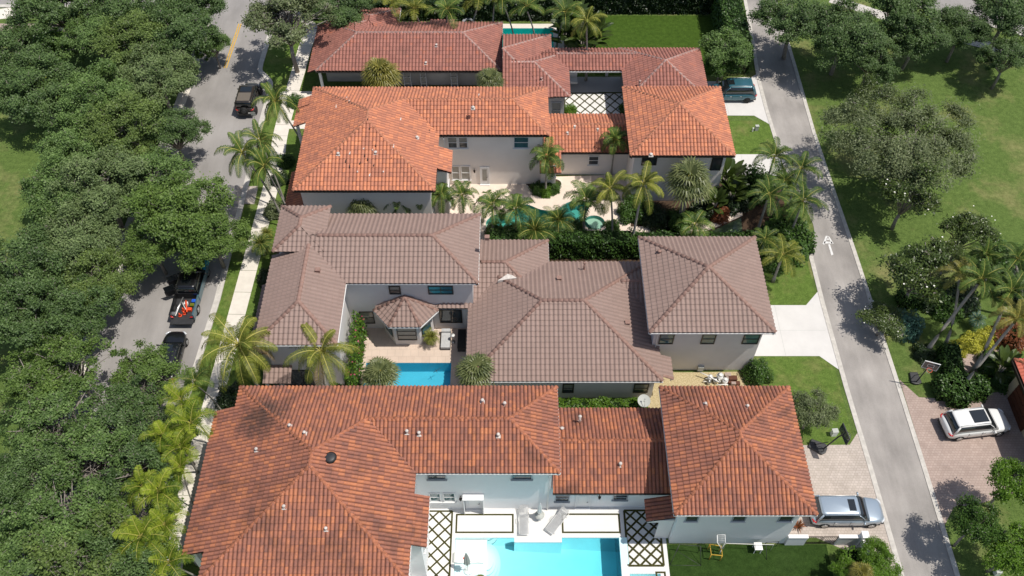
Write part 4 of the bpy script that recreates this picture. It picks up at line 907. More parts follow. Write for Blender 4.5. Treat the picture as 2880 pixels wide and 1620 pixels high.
def limb_mesh(rng,H,Rr,X,zc,r0,nlim=12,fork=.38,m='bark'):
    mb=MB(); fz=H*fork
    mb.tube([(0,0,-.1),(rng.normal()*.1,rng.normal()*.1,fz*.6),(0,0,fz)],[r0*1.25,r0,r0*.85],8)
    idx=rng.choice(len(X),min(nlim,len(X)),replace=False)
    for i in idx:
        e=X[i]+np.array([0,0,zc]); m1=e*np.array([.45,.45,0])+np.array([rng.normal()*.25,rng.normal()*.25,fz+(e[2]-fz)*.6])
        mb.tube([(0,0,fz*.93),tuple(m1),tuple(e)],[r0*.5,r0*.28,.03],5)
        for j in rng.choice(len(X),2,replace=False):
            e2=X[j]+np.array([0,0,zc])
            if np.linalg.norm(e2-m1)<Rr*.8: mb.tube([tuple(m1),tuple((m1+e2)/2+rng.normal(size=3)*.15),tuple(e2)],[r0*.22,r0*.12,.02],4)
    for k in range(nlim*4):
        i=rng.integers(len(X)); e=X[i]+np.array([0,0,zc]); d=rng.normal(size=3); d[2]=abs(d[2])*.8; d/=np.linalg.norm(d); a=e-d*.1*Rr/2; b=e+d*(.10*Rr); c=(a+b)/2+rng.normal(size=3)*.12
        mb.tube([tuple(a),tuple(c),tuple(b)],[.035,.026,.012],3)
    return mb
def tree_proto(name,seed,Rr,Hh,zc,H,ncl,per,cr,leaf,lm,r0=.22,asp=.55,inner=.45,up=.6,lobes=7,flowers=0,fork=.38,label=None,cat='tree',group=None,nlim=14,flat=.62):
    rng=np.random.default_rng(seed); X,C,T,O=crown_points(rng,Rr,Hh,ncl,per,cr,inner,lobes=lobes,flat=flat)
    V=leaves(rng,C+np.array([0,0,zc]),T,leaf,asp,up,O)
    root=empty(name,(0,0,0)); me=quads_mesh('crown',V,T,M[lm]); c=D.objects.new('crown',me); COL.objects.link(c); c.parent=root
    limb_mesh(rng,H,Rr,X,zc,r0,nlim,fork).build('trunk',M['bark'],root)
    if flowers:
        mb=MB()
        o=C[rng.choice(len(C),flowers,replace=False)]; 
        for p in o:
            d=p/np.linalg.norm(p); q=d*np.array([Rr,Rr,Hh])*(.95+.15*rng.random()); q[2]=abs(q[2])
            for k in range(6):
                t=k*math.pi/3; a=np.array([math.cos(t),math.sin(t),.35])*.075; b=np.array([math.cos(t+.5),math.sin(t+.5),.3])*.05; e=np.array([math.cos(t-.5),math.sin(t-.5),.3])*.05
                w=q+np.array([0,0,zc+.1]); mb.face([w,w+e,w+a,w+b])
        f_=mb.build('flower',M['petal'],root); f_['kind']='stuff'
    return root
def place(proto,name,x,y,s=1,rz=0,label=None,cat='tree',group=None,sz=None,lm=None,z=0):
    if not proto.get('_u'): proto['_u']=1; o=proto
    else: o=copy_tree(proto)
    o.name=name; o.location=(x,y,z); o.rotation_euler=(0,0,rz); o.scale=(s,s,sz or s)
    for k in ('label','category','group'):
        if k in o: del o[k]
    tag(o,label,cat,group)
    if lm:
        for ch in [c for c in D.objects if c.parent==o and c.name.startswith(('crown','frond'))]: ch.material_slots[0].link='OBJECT'; ch.material_slots[0].material=M[lm]
    return o
OG='spreading oaks along the far side of the street'
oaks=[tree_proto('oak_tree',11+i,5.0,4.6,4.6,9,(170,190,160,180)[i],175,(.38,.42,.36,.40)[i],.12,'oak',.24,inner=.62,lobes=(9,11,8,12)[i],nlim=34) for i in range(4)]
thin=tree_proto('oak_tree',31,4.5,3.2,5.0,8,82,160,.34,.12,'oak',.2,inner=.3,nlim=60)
# px, py (crown centre in the photograph), crown radius, leaf colour, sparse, label
TREES=[(20,95,4.6,'oakdark',0,'dark oak at the top left corner beside the park path'),
(70,175,4.4,'oakdark',0,'shaded oak below the park path near the top left corner'),
(215,45,4.4,'oak',0,'oak between the two park paths at the top left'),
(320,75,4.6,'oak',0,'oak crown right of the park path end at the top left'),
(430,55,4.2,'oakdark',0,'oak near the top edge left of the yellow road line'),
(235,215,4.3,'oak',0,'oak above the yellow green bush'),
(385,160,4.2,'oak',0,'oak overhanging the kerb across from the yellow road line'),
(165,335,4.2,'oak',0,'oak right of the open lawn, upper one'),
(310,300,4.3,'oak',0,'oak left of the black off-roader on the street side'),
(415,285,3.2,'oak',0,'smaller oak whose twigs reach the road near the black off-roader'),
(145,440,4.2,'oak',0,'oak right of the open lawn, lower one'),
(240,450,4.2,'oak',0,'oak in the middle of the canopy, one row from the lawn'),
(345,410,4.1,'oak',0,'oak next to the lawn canopy and above the bright green oak'),
(438,512,4.9,'oakbright',0,'bright green oak reaching right across the street'),
(512,545,3.3,'oakbright',0,'lighter oak whose crown touches the right kerb above the pickup'),
(355,560,3.1,'oakbright',0,'light green oak left of the bright one over the street'),
(170,570,3.9,'oak',0,'oak just below the open lawn at the left'),
(45,640,3.8,'oakdark',0,'dark oak at the left edge under the lawn'),
(205,650,3.2,'oak',0,'oak at the left kerb across from the pickup cab'),
(150,735,3.4,'oak',0,'oak left of the grass strip beside the pickup'),
(50,765,3.7,'oakdark',0,'dark oak at the left edge level with the pickup'),
(55,910,3.8,'oakbright',1,'oak at the left edge level with the black car'),
(150,885,3.5,'oakbright',1,'oak by the left kerb below the pickup'),
(335,895,3.5,'oakbright',1,'thin oak with separate sprigs over the road left of the black car'),
(255,1005,3.6,'oak',1,'open oak below the black car with road showing through'),
(110,1030,4.1,'oak',1,'oak at left below the black car, one row in'),
(385,1040,2.9,'oak',1,'open oak touching the pale green palms near the sidewalk'),
(205,1130,3.9,'oak',1,'sparse oak showing grey ground in the lower left'),
(40,1150,3.8,'oakdark',0,'dark oak at the left edge in the lower third'),
(325,1125,3.5,'oak',1,'oak left of the yellow green palms, upper one'),
(130,1270,3.8,'oak',1,'sparse oak near the lower left corner, upper one'),
(285,1270,3.8,'oakbright',1,'sparse oak left of the yellow green palms, lower one'),
(50,1370,4.0,'oak',0,'oak filling the lower left corner'),
(175,1400,4.2,'oak',1,'oak at the bottom edge right of the corner one'),
(300,1390,3.6,'oak',0,'oak at the bottom edge beside the lowest yellow green palm')]
rr=random.Random(3)
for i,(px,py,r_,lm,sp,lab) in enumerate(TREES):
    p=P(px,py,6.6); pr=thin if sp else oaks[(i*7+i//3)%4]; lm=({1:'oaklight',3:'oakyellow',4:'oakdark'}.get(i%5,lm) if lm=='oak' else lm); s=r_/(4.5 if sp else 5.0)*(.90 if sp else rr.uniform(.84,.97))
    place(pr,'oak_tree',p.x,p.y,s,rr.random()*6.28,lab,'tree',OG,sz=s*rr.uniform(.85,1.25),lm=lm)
# trees by the road top and on the right
for i,(px,py,z,r_,lm,lab,g) in enumerate([
 (712,28,7.4,5.2,'greytree','grey green tree on the grass verge above the yellow road line',None),
 (130,-5,6.5,4.2,'oakdark','dark oak at the top edge between the two park paths',None),(300,-20,6.5,4.2,'oakdark','dark oak at the top edge above the first canopy row',None),(470,-10,6.5,3.6,'oakdark','dark oak at the top edge beside the cross road',None),
 (515,50,6.0,2.0,'oak','small oak at the kerb left of the yellow road line',None),(850,-20,6,3.4,'oakdark','dark tree at the top edge behind the farthest house corner',None),
(2560,-10,7,4.0,'oakdark','oak at the top right corner over the far road','oaks along the far right walkway'),
 (2270,0,7,4.2,'oakdark','oak at the top edge over the far road, left one','oaks along the far right walkway'),
 (2010,15,6.5,3.8,'oakdark','shaded oak at the top edge beside the alley','oaks along the far right walkway'),
 (2135,60,6.2,4.0,'oakdark','shaded oak on the lawn right of the alley top','oaks along the far right walkway'),
 (2210,110,5.6,2.8,'oakdark','oak over the lawn in front of the walkway bend','oaks along the far right walkway'),
 (2335,20,7.5,3.1,'oakdark','tall oak with a visible dark trunk beside the walkway','oaks along the far right walkway'),
 (2455,0,7.5,3.0,'oakdark','oak with leaning trunk between walkway and road at top right','oaks along the far right walkway'),
 (2566,90,6.5,2.8,'oakdark','oak at the right edge beside the walkway','oaks along the far right walkway')]):
    p=P(px,py,z); s=r_/5.0; place(oaks[(i+1)%3] if lm!='greytree' else thin,'oak_tree',p.x,p.y,s,i*1.3,lab,'tree',g,lm=lm,sz=s*1.12)
gt=tree_proto('olive_tree',77,6.6,4.0,4.2,9,235,160,.44,.12,'greytree',.28,inner=.55,lobes=12,asp=.4,up=.3)
p=P(2275,335,6.0); place(gt,'olive_tree',p.x,p.y,1,0,'large grey green tree on the lawn right of the alley','tree')
mags=[tree_proto('magnolia_tree',91+i,2.6,2.9,3.4,7,90,75,.30,.115,'magnolia',.14,asp=.45,inner=.4,up=.35,flowers=5,fork=.25,lobes=5) for i in range(2)]
for i,(px,py,z,s,lab) in enumerate([(2285,495,4.2,1.15,'magnolia at the lower edge of the large grey green tree'),(2440,575,4.2,.95,'magnolia with white blooms right of the path mark on the alley'),(2395,640,3.5,.6,'small magnolia top beside the upper right magnolia'),
  (2310,690,4.4,1.2,'broad magnolia with white blooms overhanging the right alley kerb'),(2210,165,6.2,.62,'magnolia top with white flowers above the large grey green tree'),(2230,800,2.4,.8,'low magnolia bough shading the alley kerb')]):
    p=P(px,py,z); place(mags[i%2],'magnolia_tree',p.x,p.y,s*.92,i*2.1,lab,'tree','magnolia trees beside the alley',sz=s*z/4.2 if s>.7 else s*1.2)
lime=tree_proto('lime_tree',105,2.6,2.3,3.1,5.5,100,100,.27,.095,'lime',.12,inner=.35,up=.4)
for i,(px,py,z,s,lm,lab) in enumerate([(2550,1210,4.2,.68,'lime','bright green tree at the right edge below the paved drive'),(2460,1315,4.0,.68,'hedge','dark bushy tree shading the lawn in the lower right'),(2545,1385,3.8,.75,'lime','bright green tree in the lower right corner'),
  (1832,115,4.2,1.0,'oak','green tree between the back lawn and the tall alley hedge'),(1815,160,2.6,.7,'hedge','rounded bush beside the teal car front'),(2045,1030,2.9,.66,'greytree','small grey green tree beside the nearest garage wing'),
  (2125,1436,1.8,.36,'lime','bright green shrub behind the white garden wall'),(2205,1390,2.3,.42,'lime','bright green shrub right of the white wall end'),(2215,1430,2.2,.5,'lime','bright green shrub by the alley at the bottom edge'),
  (780,1455,4.5,.62,'lime','small bright tree top at the bottom edge before the nearest roof'),(600,1443,5.0,.28,'lime','single leafy sprig at the bottom edge before the nearest roof'),(880,1452,4.5,.38,'lime','little bright tree top at the bottom edge near the lattice terrace')]):
    p=P(px,py,z); place(lime,'leafy_tree',p.x,p.y,s,i*1.7,lab,'tree',None,lm=lm,sz=s*max(.6,z/3.9/s) if s<.8 else s)
# ------------------------------------------------------------------ shrubs and hedges
def shrub_proto(name,seed,Rr,Hh,n,leaf,lm,asp=.5):
    rng=np.random.default_rng(seed); d=rng.normal(size=(n,3)); d/=np.linalg.norm(d,axis=1)[:,None]; d[:,2]=np.abs(d[:,2])
    lob=1+.12*np.sin(d[:,0]*6+seed)+.12*np.sin(d[:,1]*7)
    rad=(.72+.32*rng.random(n))*lob; C=d*rad[:,None]*np.array([Rr,Rr,Hh]); T=.25+.4*rng.random(n)+.3*d[:,2]*rng.random(n)
    me=quads_mesh(name,leaves(rng,C,T,leaf,asp,.3,d*2),T,M[lm]); o=D.objects.new(name,me); COL.objects.link(o)
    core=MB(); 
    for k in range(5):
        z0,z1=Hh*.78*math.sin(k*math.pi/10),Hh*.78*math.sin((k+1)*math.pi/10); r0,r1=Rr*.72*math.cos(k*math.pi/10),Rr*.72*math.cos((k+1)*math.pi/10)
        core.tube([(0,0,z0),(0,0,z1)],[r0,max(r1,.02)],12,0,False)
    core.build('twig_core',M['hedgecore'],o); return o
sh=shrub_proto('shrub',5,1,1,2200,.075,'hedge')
def shrub(px,py,z,r_,lab,lm='hedge',sz=None,g=None,pr=None,n='shrub',cat='shrub'):
    p=P(px,py,z); o=place(pr or sh,n,p.x,p.y,r_,rr.random()*6,lab,cat,g,sz=sz or r_); 
    o.material_slots[0].link='OBJECT'; o.material_slots[0].material=M[lm]; return o
sh['_u']=0
shrub(1906,930,.9,1.15,'round green shrub at the corner of the grey brown garage',sz=1.6)
shrub(2003,600,1.2,1.9,'large clipped green shrub bulging over the left alley kerb','hedge',2.0)
shrub(1985,560,1.4,1.9,'green shrub under the palms left of the alley','hedge',2.0)
shrub(1900,455,1.6,1.8,'tall bush beside the concrete drive of the orange house','hedge',3.0)
shrub(1955,640,1.0,1.5,'green shrub behind the grey brown garage roof','hedge',1.6)
shrub(2285,812,1.0,1.3,'round blue green shrub at the edge of the magnolia shade','blueleaf',2.0)
shrub(2450,855,.8,.95,'yellow croton bush beside the pink path, left part','yellowleaf',1.1,'yellow croton bushes')
shrub(2490,845,.8,1.0,'yellow croton bush beside the pink path, right part','yellowleaf',1.2,'yellow croton bushes')
shrub(2415,870,.7,.8,'yellow croton bush at the corner of the pink path','yellowleaf',1.0,'yellow croton bushes')
shrub(2400,905,.7,.7,'low yellow green bush between hedge and pink path','yellowleaf',.8,'yellow croton bushes')
shrub(2560,820,2.0,1.5,'reddish croton bush at the right edge','redleaf',2.0)
shrub(2350,735,1.0,1.6,'dark rounded bush between magnolia and garden palms','hedgedark',1.6)
shrub(2390,765,1.0,1.4,'trimmed dark bush next to the leaning palm trunk','hedge',1.4)
shrub(2420,740,1.2,1.8,'dark bush below the foxtail palms','hedgedark',2.0)
shrub(2520,650,1.2,2.0,'dark green bush behind the foxtail palms at the right','hedge',2.4)
shrub(2560,700,1.4,2.0,'dark bush at the right edge below the foxtail palms','hedgedark',2.0)
shrub(2510,905,1.0,1.3,'dark green bush beside the second leaning palm trunk','hedge',1.3)
shrub(2330,880,.8,.9,'dark bush in the shade above the basketball board','hedgedark',1.0)
shrub(2530,945,.8,1.2,'leafy bush before the tan house','hedge',1.1)
for i,(px,py,r_,lm,lab) in enumerate([(1590,525,1.3,'hedge','dark shrub at the foot of the leaning palm by the pool deck'),(1650,540,1.3,'hedgedark','dark shrub below the grey fan palm'),(1710,545,1.2,'hedge','shrub between the grey fan palm and the small feather palm'),(1770,520,1.2,'hedgedark','shrub in the bed before the orange garage wing'),
  (1810,530,1.0,'redleaf','reddish shrub among the garden plants'),(1600,495,1.0,'hedge','shrub close to the orange garage wall'),(1850,500,1.3,'hedgedark','dark shrub behind the bird of paradise plants'),(1355,465,.8,'hedge','low planting in the round bed, left part'),(1390,462,.8,'hedge','low planting in the round bed, right part'),(1372,472,.7,'lime','low planting in the round bed, front part'),
  (1245,570,.9,'hedge','low shrub beside the rounded pool steps'),(1290,572,1.0,'hedge','shrub at the hedge foot left of the date palms'),(1450,560,.9,'hedge','shrub between date palms and spa'),(1540,560,.8,'hedge','shrub at the hedge foot under the slim palm'),(1000,530,.9,'hedge','shrub among the palms before the orange wing, left'),(1060,530,.9,'hedgedark','shrub among the palms before the orange wing, middle'),(950,525,.9,'hedge','shrub next to the fan palm before the orange wing'),
  (690,520,1.1,'greytree','grey green shrub beside the bunch of palm trunks'),(740,245,.9,'hedge','green shrub at the corner of the orange house'),(715,395,.9,'hedge','shrub at the left wall of the orange house, upper'),(700,440,.9,'hedgedark','shrub at the left wall of the orange house, lower'),
  (672,690,1.0,'hedgedark','dark shrub in the gap left of the grey brown roof'),(655,790,.9,'hedge','shrub beside the sidewalk left of the grey brown wing'),(585,1000,1.4,'hedgedark','dark shrub beside the sidewalk at the corner of the nearest roof'),(845,940,.9,'hedge','low bush left of the small pool'),
  (90,215,2.4,'yellowleaf','yellow green bush among the oaks at the upper left'),(130,190,2.0,'lime','bright bush beside the yellow green one at the upper left'),(120,100,2.0,'lime','bright hedge plant below the park path'),
  (1575,262,.7,'hedge','small planting at the courtyard edge beside the orange garage wing'),(1435,265,.7,'lime','plant at the courtyard corner'),(760,640,.8,'hedge','shrub in the gap above the grey brown wing')]):
    shrub(px,py,.8,r_,lab,lm,r_*1.1)
# bougainvillea climbing the inner wall of the grey brown house
rng=np.random.default_rng(8)
n=3600; C=np.stack([-12.55+rng.random(n)*.9*(1-.3*rng.random(n)),35.4+rng.random(n)*6.4,.1+3.4*rng.random(n)],1); C[:,2]*=(1-(C[:,0]+12.6)/1.3*.6); T=rng.random(n)
me=quads_mesh('climber',leaves(rng,C,T,.10,.6,.3),T,None,[M['lime'],M['bloom'],M['hedge']],np.where(rng.random(n)<.025,1,np.where(rng.random(n)<.5,0,2))*1)
o=D.objects.new('flowering_climber',me); COL.objects.link(o); tag(o,'flowering climber with pink blossom on the courtyard wall left of the turret','climber')
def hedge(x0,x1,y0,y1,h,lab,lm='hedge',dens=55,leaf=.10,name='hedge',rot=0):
    rng=np.random.default_rng(int(abs(x0*7+y0*13))%9999+1); w,d=x1-x0,y1-y0
    ar=[w*d,w*h,w*h,d*h,d*h]; n=int(sum(ar)*dens); fc=rng.choice(5,n,p=np.array(ar)/sum(ar)); U=rng.random((n,3)); C=U*np.array([w,d,h]); O=np.zeros((n,3))
    for k,(ax,v,o) in enumerate([(2,h,(0,0,1)),(1,0,(0,-1,0)),(1,d,(0,1,0)),(0,0,(-1,0,0)),(0,w,(1,0,0))]):
        s=fc==k; C[s,ax]=v; O[s]=o
    C+=rng.normal(size=(n,3))*.06; bump=.10*np.sin(C[:,0]*2.1+1)+.08*np.sin(C[:,0]*5.3+C[:,1]*4); C[:,2]+=bump*(C[:,2]/h); C[:,1]+=.08*np.sin(C[:,0]*3.1+C[:,2]*3)
    T=.15+.55*rng.random(n)+.15*bump*5; me=quads_mesh(name,leaves(rng,C-np.array([w/2,d/2,0]),T,leaf,.55,.1,O*2.2),T,M[lm]); o=D.objects.new(name,me); COL.objects.link(o); o.location=((x0+x1)/2,(y0+y1)/2,0); o.rotation_euler=(0,0,rot)
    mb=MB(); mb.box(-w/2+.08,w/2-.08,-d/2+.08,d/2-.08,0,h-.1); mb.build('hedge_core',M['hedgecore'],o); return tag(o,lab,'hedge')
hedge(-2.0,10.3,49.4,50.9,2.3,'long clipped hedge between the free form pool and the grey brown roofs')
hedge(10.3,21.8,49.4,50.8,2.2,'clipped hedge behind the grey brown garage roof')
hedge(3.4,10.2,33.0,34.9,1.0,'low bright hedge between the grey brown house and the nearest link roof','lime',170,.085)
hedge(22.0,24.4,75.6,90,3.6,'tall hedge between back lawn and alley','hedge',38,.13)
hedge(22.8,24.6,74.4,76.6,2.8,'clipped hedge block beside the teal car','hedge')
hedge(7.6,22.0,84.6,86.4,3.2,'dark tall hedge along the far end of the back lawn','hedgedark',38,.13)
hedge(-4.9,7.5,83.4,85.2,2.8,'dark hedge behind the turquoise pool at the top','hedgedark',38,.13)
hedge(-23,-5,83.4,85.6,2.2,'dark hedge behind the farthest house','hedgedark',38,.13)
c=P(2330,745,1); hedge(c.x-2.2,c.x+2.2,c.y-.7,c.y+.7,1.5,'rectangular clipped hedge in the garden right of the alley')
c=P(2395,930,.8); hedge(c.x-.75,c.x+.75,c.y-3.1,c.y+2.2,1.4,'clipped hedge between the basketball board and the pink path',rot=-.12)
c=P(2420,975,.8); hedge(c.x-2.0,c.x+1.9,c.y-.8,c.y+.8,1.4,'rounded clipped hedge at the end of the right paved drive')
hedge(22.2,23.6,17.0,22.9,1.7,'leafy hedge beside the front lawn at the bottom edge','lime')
# ------------------------------------------------------------------ palms
def frond(rng,L,droop,nl,ll,lw,az,el,mi=None,curl=.5,vee=.5):
    """feather leaf: arching rib with two rows of leaflets; returns quads, tones and rib points"""
    pts=[];d=Vector((math.cos(az)*math.cos(el),math.sin(az)*math.cos(el),math.sin(el))); p=Vector((0,0,0)); n=9
    for i in range(n+1):
        pts.append(p.copy()); p=p+d*(L/n); d=(d+Vector((0,0,-droop*(.35+i/n)/n*2))).normalized()
    Q=[];T=[]; t0=rng.random()
    for i in range(nl):
        t=.14+.86*i/(nl-1); f=t*n; k=min(int(f),n-1); b=pts[k].lerp(pts[k+1],f-k); ax=(pts[k+1]-pts[k]).normalized(); side=ax.cross(Vector((0,0,1))); side=side.normalized() if side.length>.05 else Vector((1,0,0)); up=side.cross(ax)
        if up.z<0: up=-up
        l=ll*(math.sin(math.pi*min(1,(.12+t*.86)))**.55)*(.9+.2*rng.random())
        for s in (-1,1):
            dr=(side*s*.86+ax*.42+up*(vee*.35-.1+.3*rng.normal()*.3)).normalized(); w=ax*(lw/2)
            m=b+dr*l*.55; e=b+dr*l*.9+Vector((0,0,-curl*l*(.5+.4*rng.random())))
            Q.append([b-w*.7,b+w*.7,m+w,m-w]); Q.append([m-w,m+w,e+w*.25,e-w*.25]); tt=.02+.38*t0+.5*rng.random(); T+= [tt+.05,tt]
    return Q,T,pts
def palm_proto(name,seed,nf,L,droop,nl,ll,lw,H,r0,lm,lean=(0,0),el0=(-.35,1.25),split=True,shaft=None,yellow=.0,curl=.5,vee=.5,dry=0,base='palmbark',nuts=0):
    rng=np.random.default_rng(seed); root=empty(name)
    top=Vector((lean[0],lean[1],H)); mb=MB(); k=7; tr=[]
    for i in range(k+1):
        t=i/k; tr.append((lean[0]*t**1.6,lean[1]*t**1.6,H*t))
    mb.tube(tr,[r0*(1.35-.5*min(1,i/2.)) if i<2 else r0*(.85-.15*i/k) for i in range(k+1)],8); mb.build('trunk',M[base],root)
    if shaft: s=MB(); s.tube([top-Vector((0,0,.1)),top+Vector((0,0,shaft))],[r0*.95,r0*.5],8); s.build('crown_shaft',mat_shaft,root)
    top=top+Vector((0,0,shaft or 0))
    allQ=[];allT=[];ribs=MB()
    for i in range(nf):
        az=i*2.39996+rng.random()*.3; f=(i+.5)/nf; el=el0[0]+(el0[1]-el0[0])*f**1.1+rng.normal()*.06; Lf=L*(.85+.25*rng.random())*(1 if f<.85 else .75)
        Q,T,pts=frond(rng,Lf,droop*(1.15-.5*f),nl,ll,lw,az,el,curl=curl,vee=vee)
        V=np.array([[list(v+top) for v in q] for q in Q]); T=np.array(T)+(.45*yellow if rng.random()<yellow else 0)-.1*(1-f)
        if split:
            m=M['palmdry'] if i<dry else M[lm]
            me=quads_mesh('frond',V,T,m); o=D.objects.new('frond',me); COL.objects.link(o); o.parent=root
            rb=MB(); rb.tube([q+top for q in pts],[.05*(1-j/len(pts)*.8) for j in range(len(pts))],4); rb.build('rib',M['rachis'],o)
        else: allQ.append(V); allT.append(T); ribs.tube([q+top for q in pts],[.028*(1-j/len(pts)*.8) for j in range(len(pts))],4)
    if not split:
        me=quads_mesh('crown',np.concatenate(allQ),np.concatenate(allT),M[lm]); o=D.objects.new('crown',me); COL.objects.link(o); o.parent=root; ribs.build('rib',M['rachis'],o)
    if nuts:
        for i in range(nuts):
            nb=MB(); a=rng.random()*6.28; nb.tube([top+Vector((math.cos(a)*.2,math.sin(a)*.2,-.35)),top+Vector((math.cos(a)*.25,math.sin(a)*.25,-.15)),top+Vector((math.cos(a)*.22,math.sin(a)*.22,-.02))],[.05,.12,.05],6); nb.build('coconut',M['husk'],root)
    return root
mat_shaft=mat('crown_shaft',(.16,.24,.05),.5)
def fan_proto(name,seed,nl,L,H,r0,lm,seg=18,fr=.75,base='palmbark',el0=(-.65,1.5)):
    """fan palm: stalks carrying round leaves split into drooping fingers"""
    rng=np.random.default_rng(seed); root=empty(name); mb=MB(); mb.tube([(0,0,-.05),(0,0,H*.5),(0,0,H)],[r0*1.15,r0,r0*1.05],8); mb.build('trunk',M[base],root)
    top=np.array([0,0,H]); Q=[];T=[];st=MB()
    for i in range(nl):
        az=i*2.39996+rng.random()*.4; f=(i+.5)/nl; el=el0[0]+(el0[1]-el0[0])*f+rng.normal()*.08
        d=np.array([math.cos(az)*math.cos(el),math.sin(az)*math.cos(el),math.sin(el)]); pl=L*(.62-.42*f+.25*rng.random()); hub=top+d*pl; hub[2]-=.08*pl
        st.tube([tuple(top),tuple((top+hub)/2+np.array([0,0,.06])),tuple(hub)],[.03,.022,.016],4)
        hz=np.array([math.cos(az),math.sin(az),0]); sd=np.cross(hz,[0,0,1]); d=hz*(1-.2*f)+np.array([0,0,.15+.75*f*f-.35*(1-f)]); d/=np.linalg.norm(d); up=np.cross(sd,d); t0=rng.random()
        for k in range(seg):
            a=(k/(seg-1)-.5)*4.0; dr=d*math.cos(a)+sd*math.sin(a)+up*(.10+.05*math.cos(a)); dr/=np.linalg.norm(dr); l=L*fr*(.75+.25*math.cos(a*.7))*(.9+.2*rng.random()); w=np.cross(dr,up); w/=np.linalg.norm(w)+1e-6; w*=.055*L/1.3
            m=hub+dr*l*.6; e=hub+dr*l+np.array([0,0,-.34*l*(.6+.6*rng.random())])
            Q.append([hub-w*.2,hub+w*.2,m+w,m-w]); Q.append([m-w,m+w,e+w*.12,e-w*.12]); tt=.0+.45*t0+.45*rng.random()+(.25 if f<.25 else 0); T+=[tt,tt+.08]
    me=quads_mesh('crown',np.array(Q),np.array(T),M[lm]); o=D.objects.new('crown',me); COL.objects.link(o); o.parent=root; st.build('stalk',M['rachis'],o)
    return root
def palm(pr,px,py,H,s,rz,lab,cat='palm tree',g=None,name='palm_tree',lm=None,lean=(0,0),sz=None):
    """crown centre seen at px,py when the crown stands H metres up"""
    p=P(px,py,H); c,s_=math.cos(rz),math.sin(rz); lx,ly=lean[0]*s,lean[1]*s
    return place(pr,name,p.x-(lx*c-ly*s_),p.y-(lx*s_+ly*c),s,rz,lab,cat,g,lm=lm,sz=sz or s)
# coconut palms (close, large)
coco=palm_proto('coconut_palm',201,19,3.7,1.7,40,.62,.06,7.0,.17,'palmy',lean=(-.3,.4),nuts=5,dry=1,curl=.75,yellow=.3)
coco2=palm_proto('coconut_palm',202,16,3.5,1.9,38,.60,.06,6.5,.16,'palmy',lean=(1.6,-1.2),nuts=4,dry=2,curl=.8,yellow=.4)
coco3=palm_proto('coconut_palm',203,15,2.9,1.6,34,.58,.06,7.0,.13,'palm',lean=(-1.9,1.3),curl=.7,yellow=.3)
G1='coconut palms along the sidewalk'
palm(coco,600,868,7.0,1.0,0,'largest coconut palm over the sidewalk beside the grey brown wing',g=G1,name='coconut_palm',lean=(-.3,.4))
palm(coco2,803,868,6.8,.92,2.2,'coconut palm with drooping yellowed fronds before the small pool courtyard',g=G1,name='coconut_palm',lean=(1.6,-1.2))
for i,(px,py,H,s,rz,lab) in enumerate([(692,255,7.5,.78,.6,'coconut palm beside the black off-roader'),(610,385,7.5,.85,.3,'coconut palm in the clump above the pink drive apron, left crown'),(655,355,7.2,.75,-.3,'coconut palm in the clump above the pink drive apron, upper crown'),(665,420,7.0,.7,.1,'coconut palm in the clump above the pink drive apron, lower crown')]):
    palm(coco3,px,py,H,s,rz,lab,g='coconut palms beside the orange house',name='coconut_palm',lean=(-1.9,1.3),sz=H/7.0)
coco4=palm_proto('coconut_palm',204,14,2.7,1.5,32,.56,.065,8.0,.14,'palmy',lean=(.3,.8),curl=.6,yellow=.5)
palm(coco4,1620,450,8.2,.95,.0,'tall palm with thick leaning grey trunk rising from the hedge',g='tall palms at the free form pool',name='coconut_palm',lean=(.3,.8))
palm(coco4,1560,440,8.0,.8,1.9,'slim palm with yellow green fronds left of the thick leaning trunk',g='tall palms at the free form pool',name='coconut_palm',lean=(0,0))
palm(coco4,1478,15,8.5,.85,.9,'tall yellow green palm above the bird of paradise plants at the top',name='coconut_palm',lm='palmy',lean=(.3,.8))
# small feather palms round the pool
adon=palm_proto('feather_palm',211,14,1.9,1.9,19,.56,.085,3.6,.10,'palm',split=False,shaft=.5,el0=(.0,1.2),curl=.35,vee=1.2)
adon2=palm_proto('feather_palm',212,13,1.95,1.8,19,.56,.085,3.6,.10,'palm',split=False,shaft=.5,el0=(.05,1.2),curl=.35,vee=1.2)
G2='feather palms around the free form pool'
for i,(px,py,H,s,lab) in enumerate([(1376,395,4.6,1.0,'feather palm in the round bed before the cream wall'),(1548,352,4.6,.85,'feather palm against the orange link roof'),
 (1003,500,4.1,.85,'feather palm between the orange and grey brown roofs, next to the fan palm'),(1058,492,4.1,.85,'feather palm between the roofs, second from the fan palm'),(1110,490,4.1,.8,'feather palm at the corner of the orange bay'),(1163,492,4.1,.85,'feather palm on the deck left of the pool steps'),
 (1238,515,4.2,1.0,'feather palm above the rounded pool steps'),(1298,525,4.2,1.0,'feather palm over the pool, right of the steps'),(1475,502,4.2,1.1,'feather palm beside the round spa'),(1748,565,3.0,.95,'feather palm behind the grey brown garage roof'),
 (1600,560,1.0,.0,'')][:-1]):
    palm((adon,adon2)[i%2],px,py,H,s*1.08,i*.9,lab,g=G2,name='feather_palm',sz=H/4.1)
pyg=palm_proto('date_palm',221,34,1.4,1.4,20,.36,.035,1.6,.08,'palm',split=False,el0=(-.2,1.35),curl=.3)
palm(pyg,1345,578,2.4,1.6,.3,'fine leaved date palm in front of the pool beside the hedge',g='date palms at the hedge',name='date_palm',sz=1.4)
palm(pyg,1405,553,2.4,1.35,1.3,'smaller fine leaved date palm over the pool',g='date palms at the hedge',name='date_palm',sz=1.4)
palm(pyg,1083,842,1.3,.62,.4,'small yellow green palm beside the turret',name='date_palm',lm='palmy')
palm(pyg,652,605,2.0,.95,.8,'feathery palm shading the sidewalk beside the grey brown tower roof',name='date_palm',lm='palm')
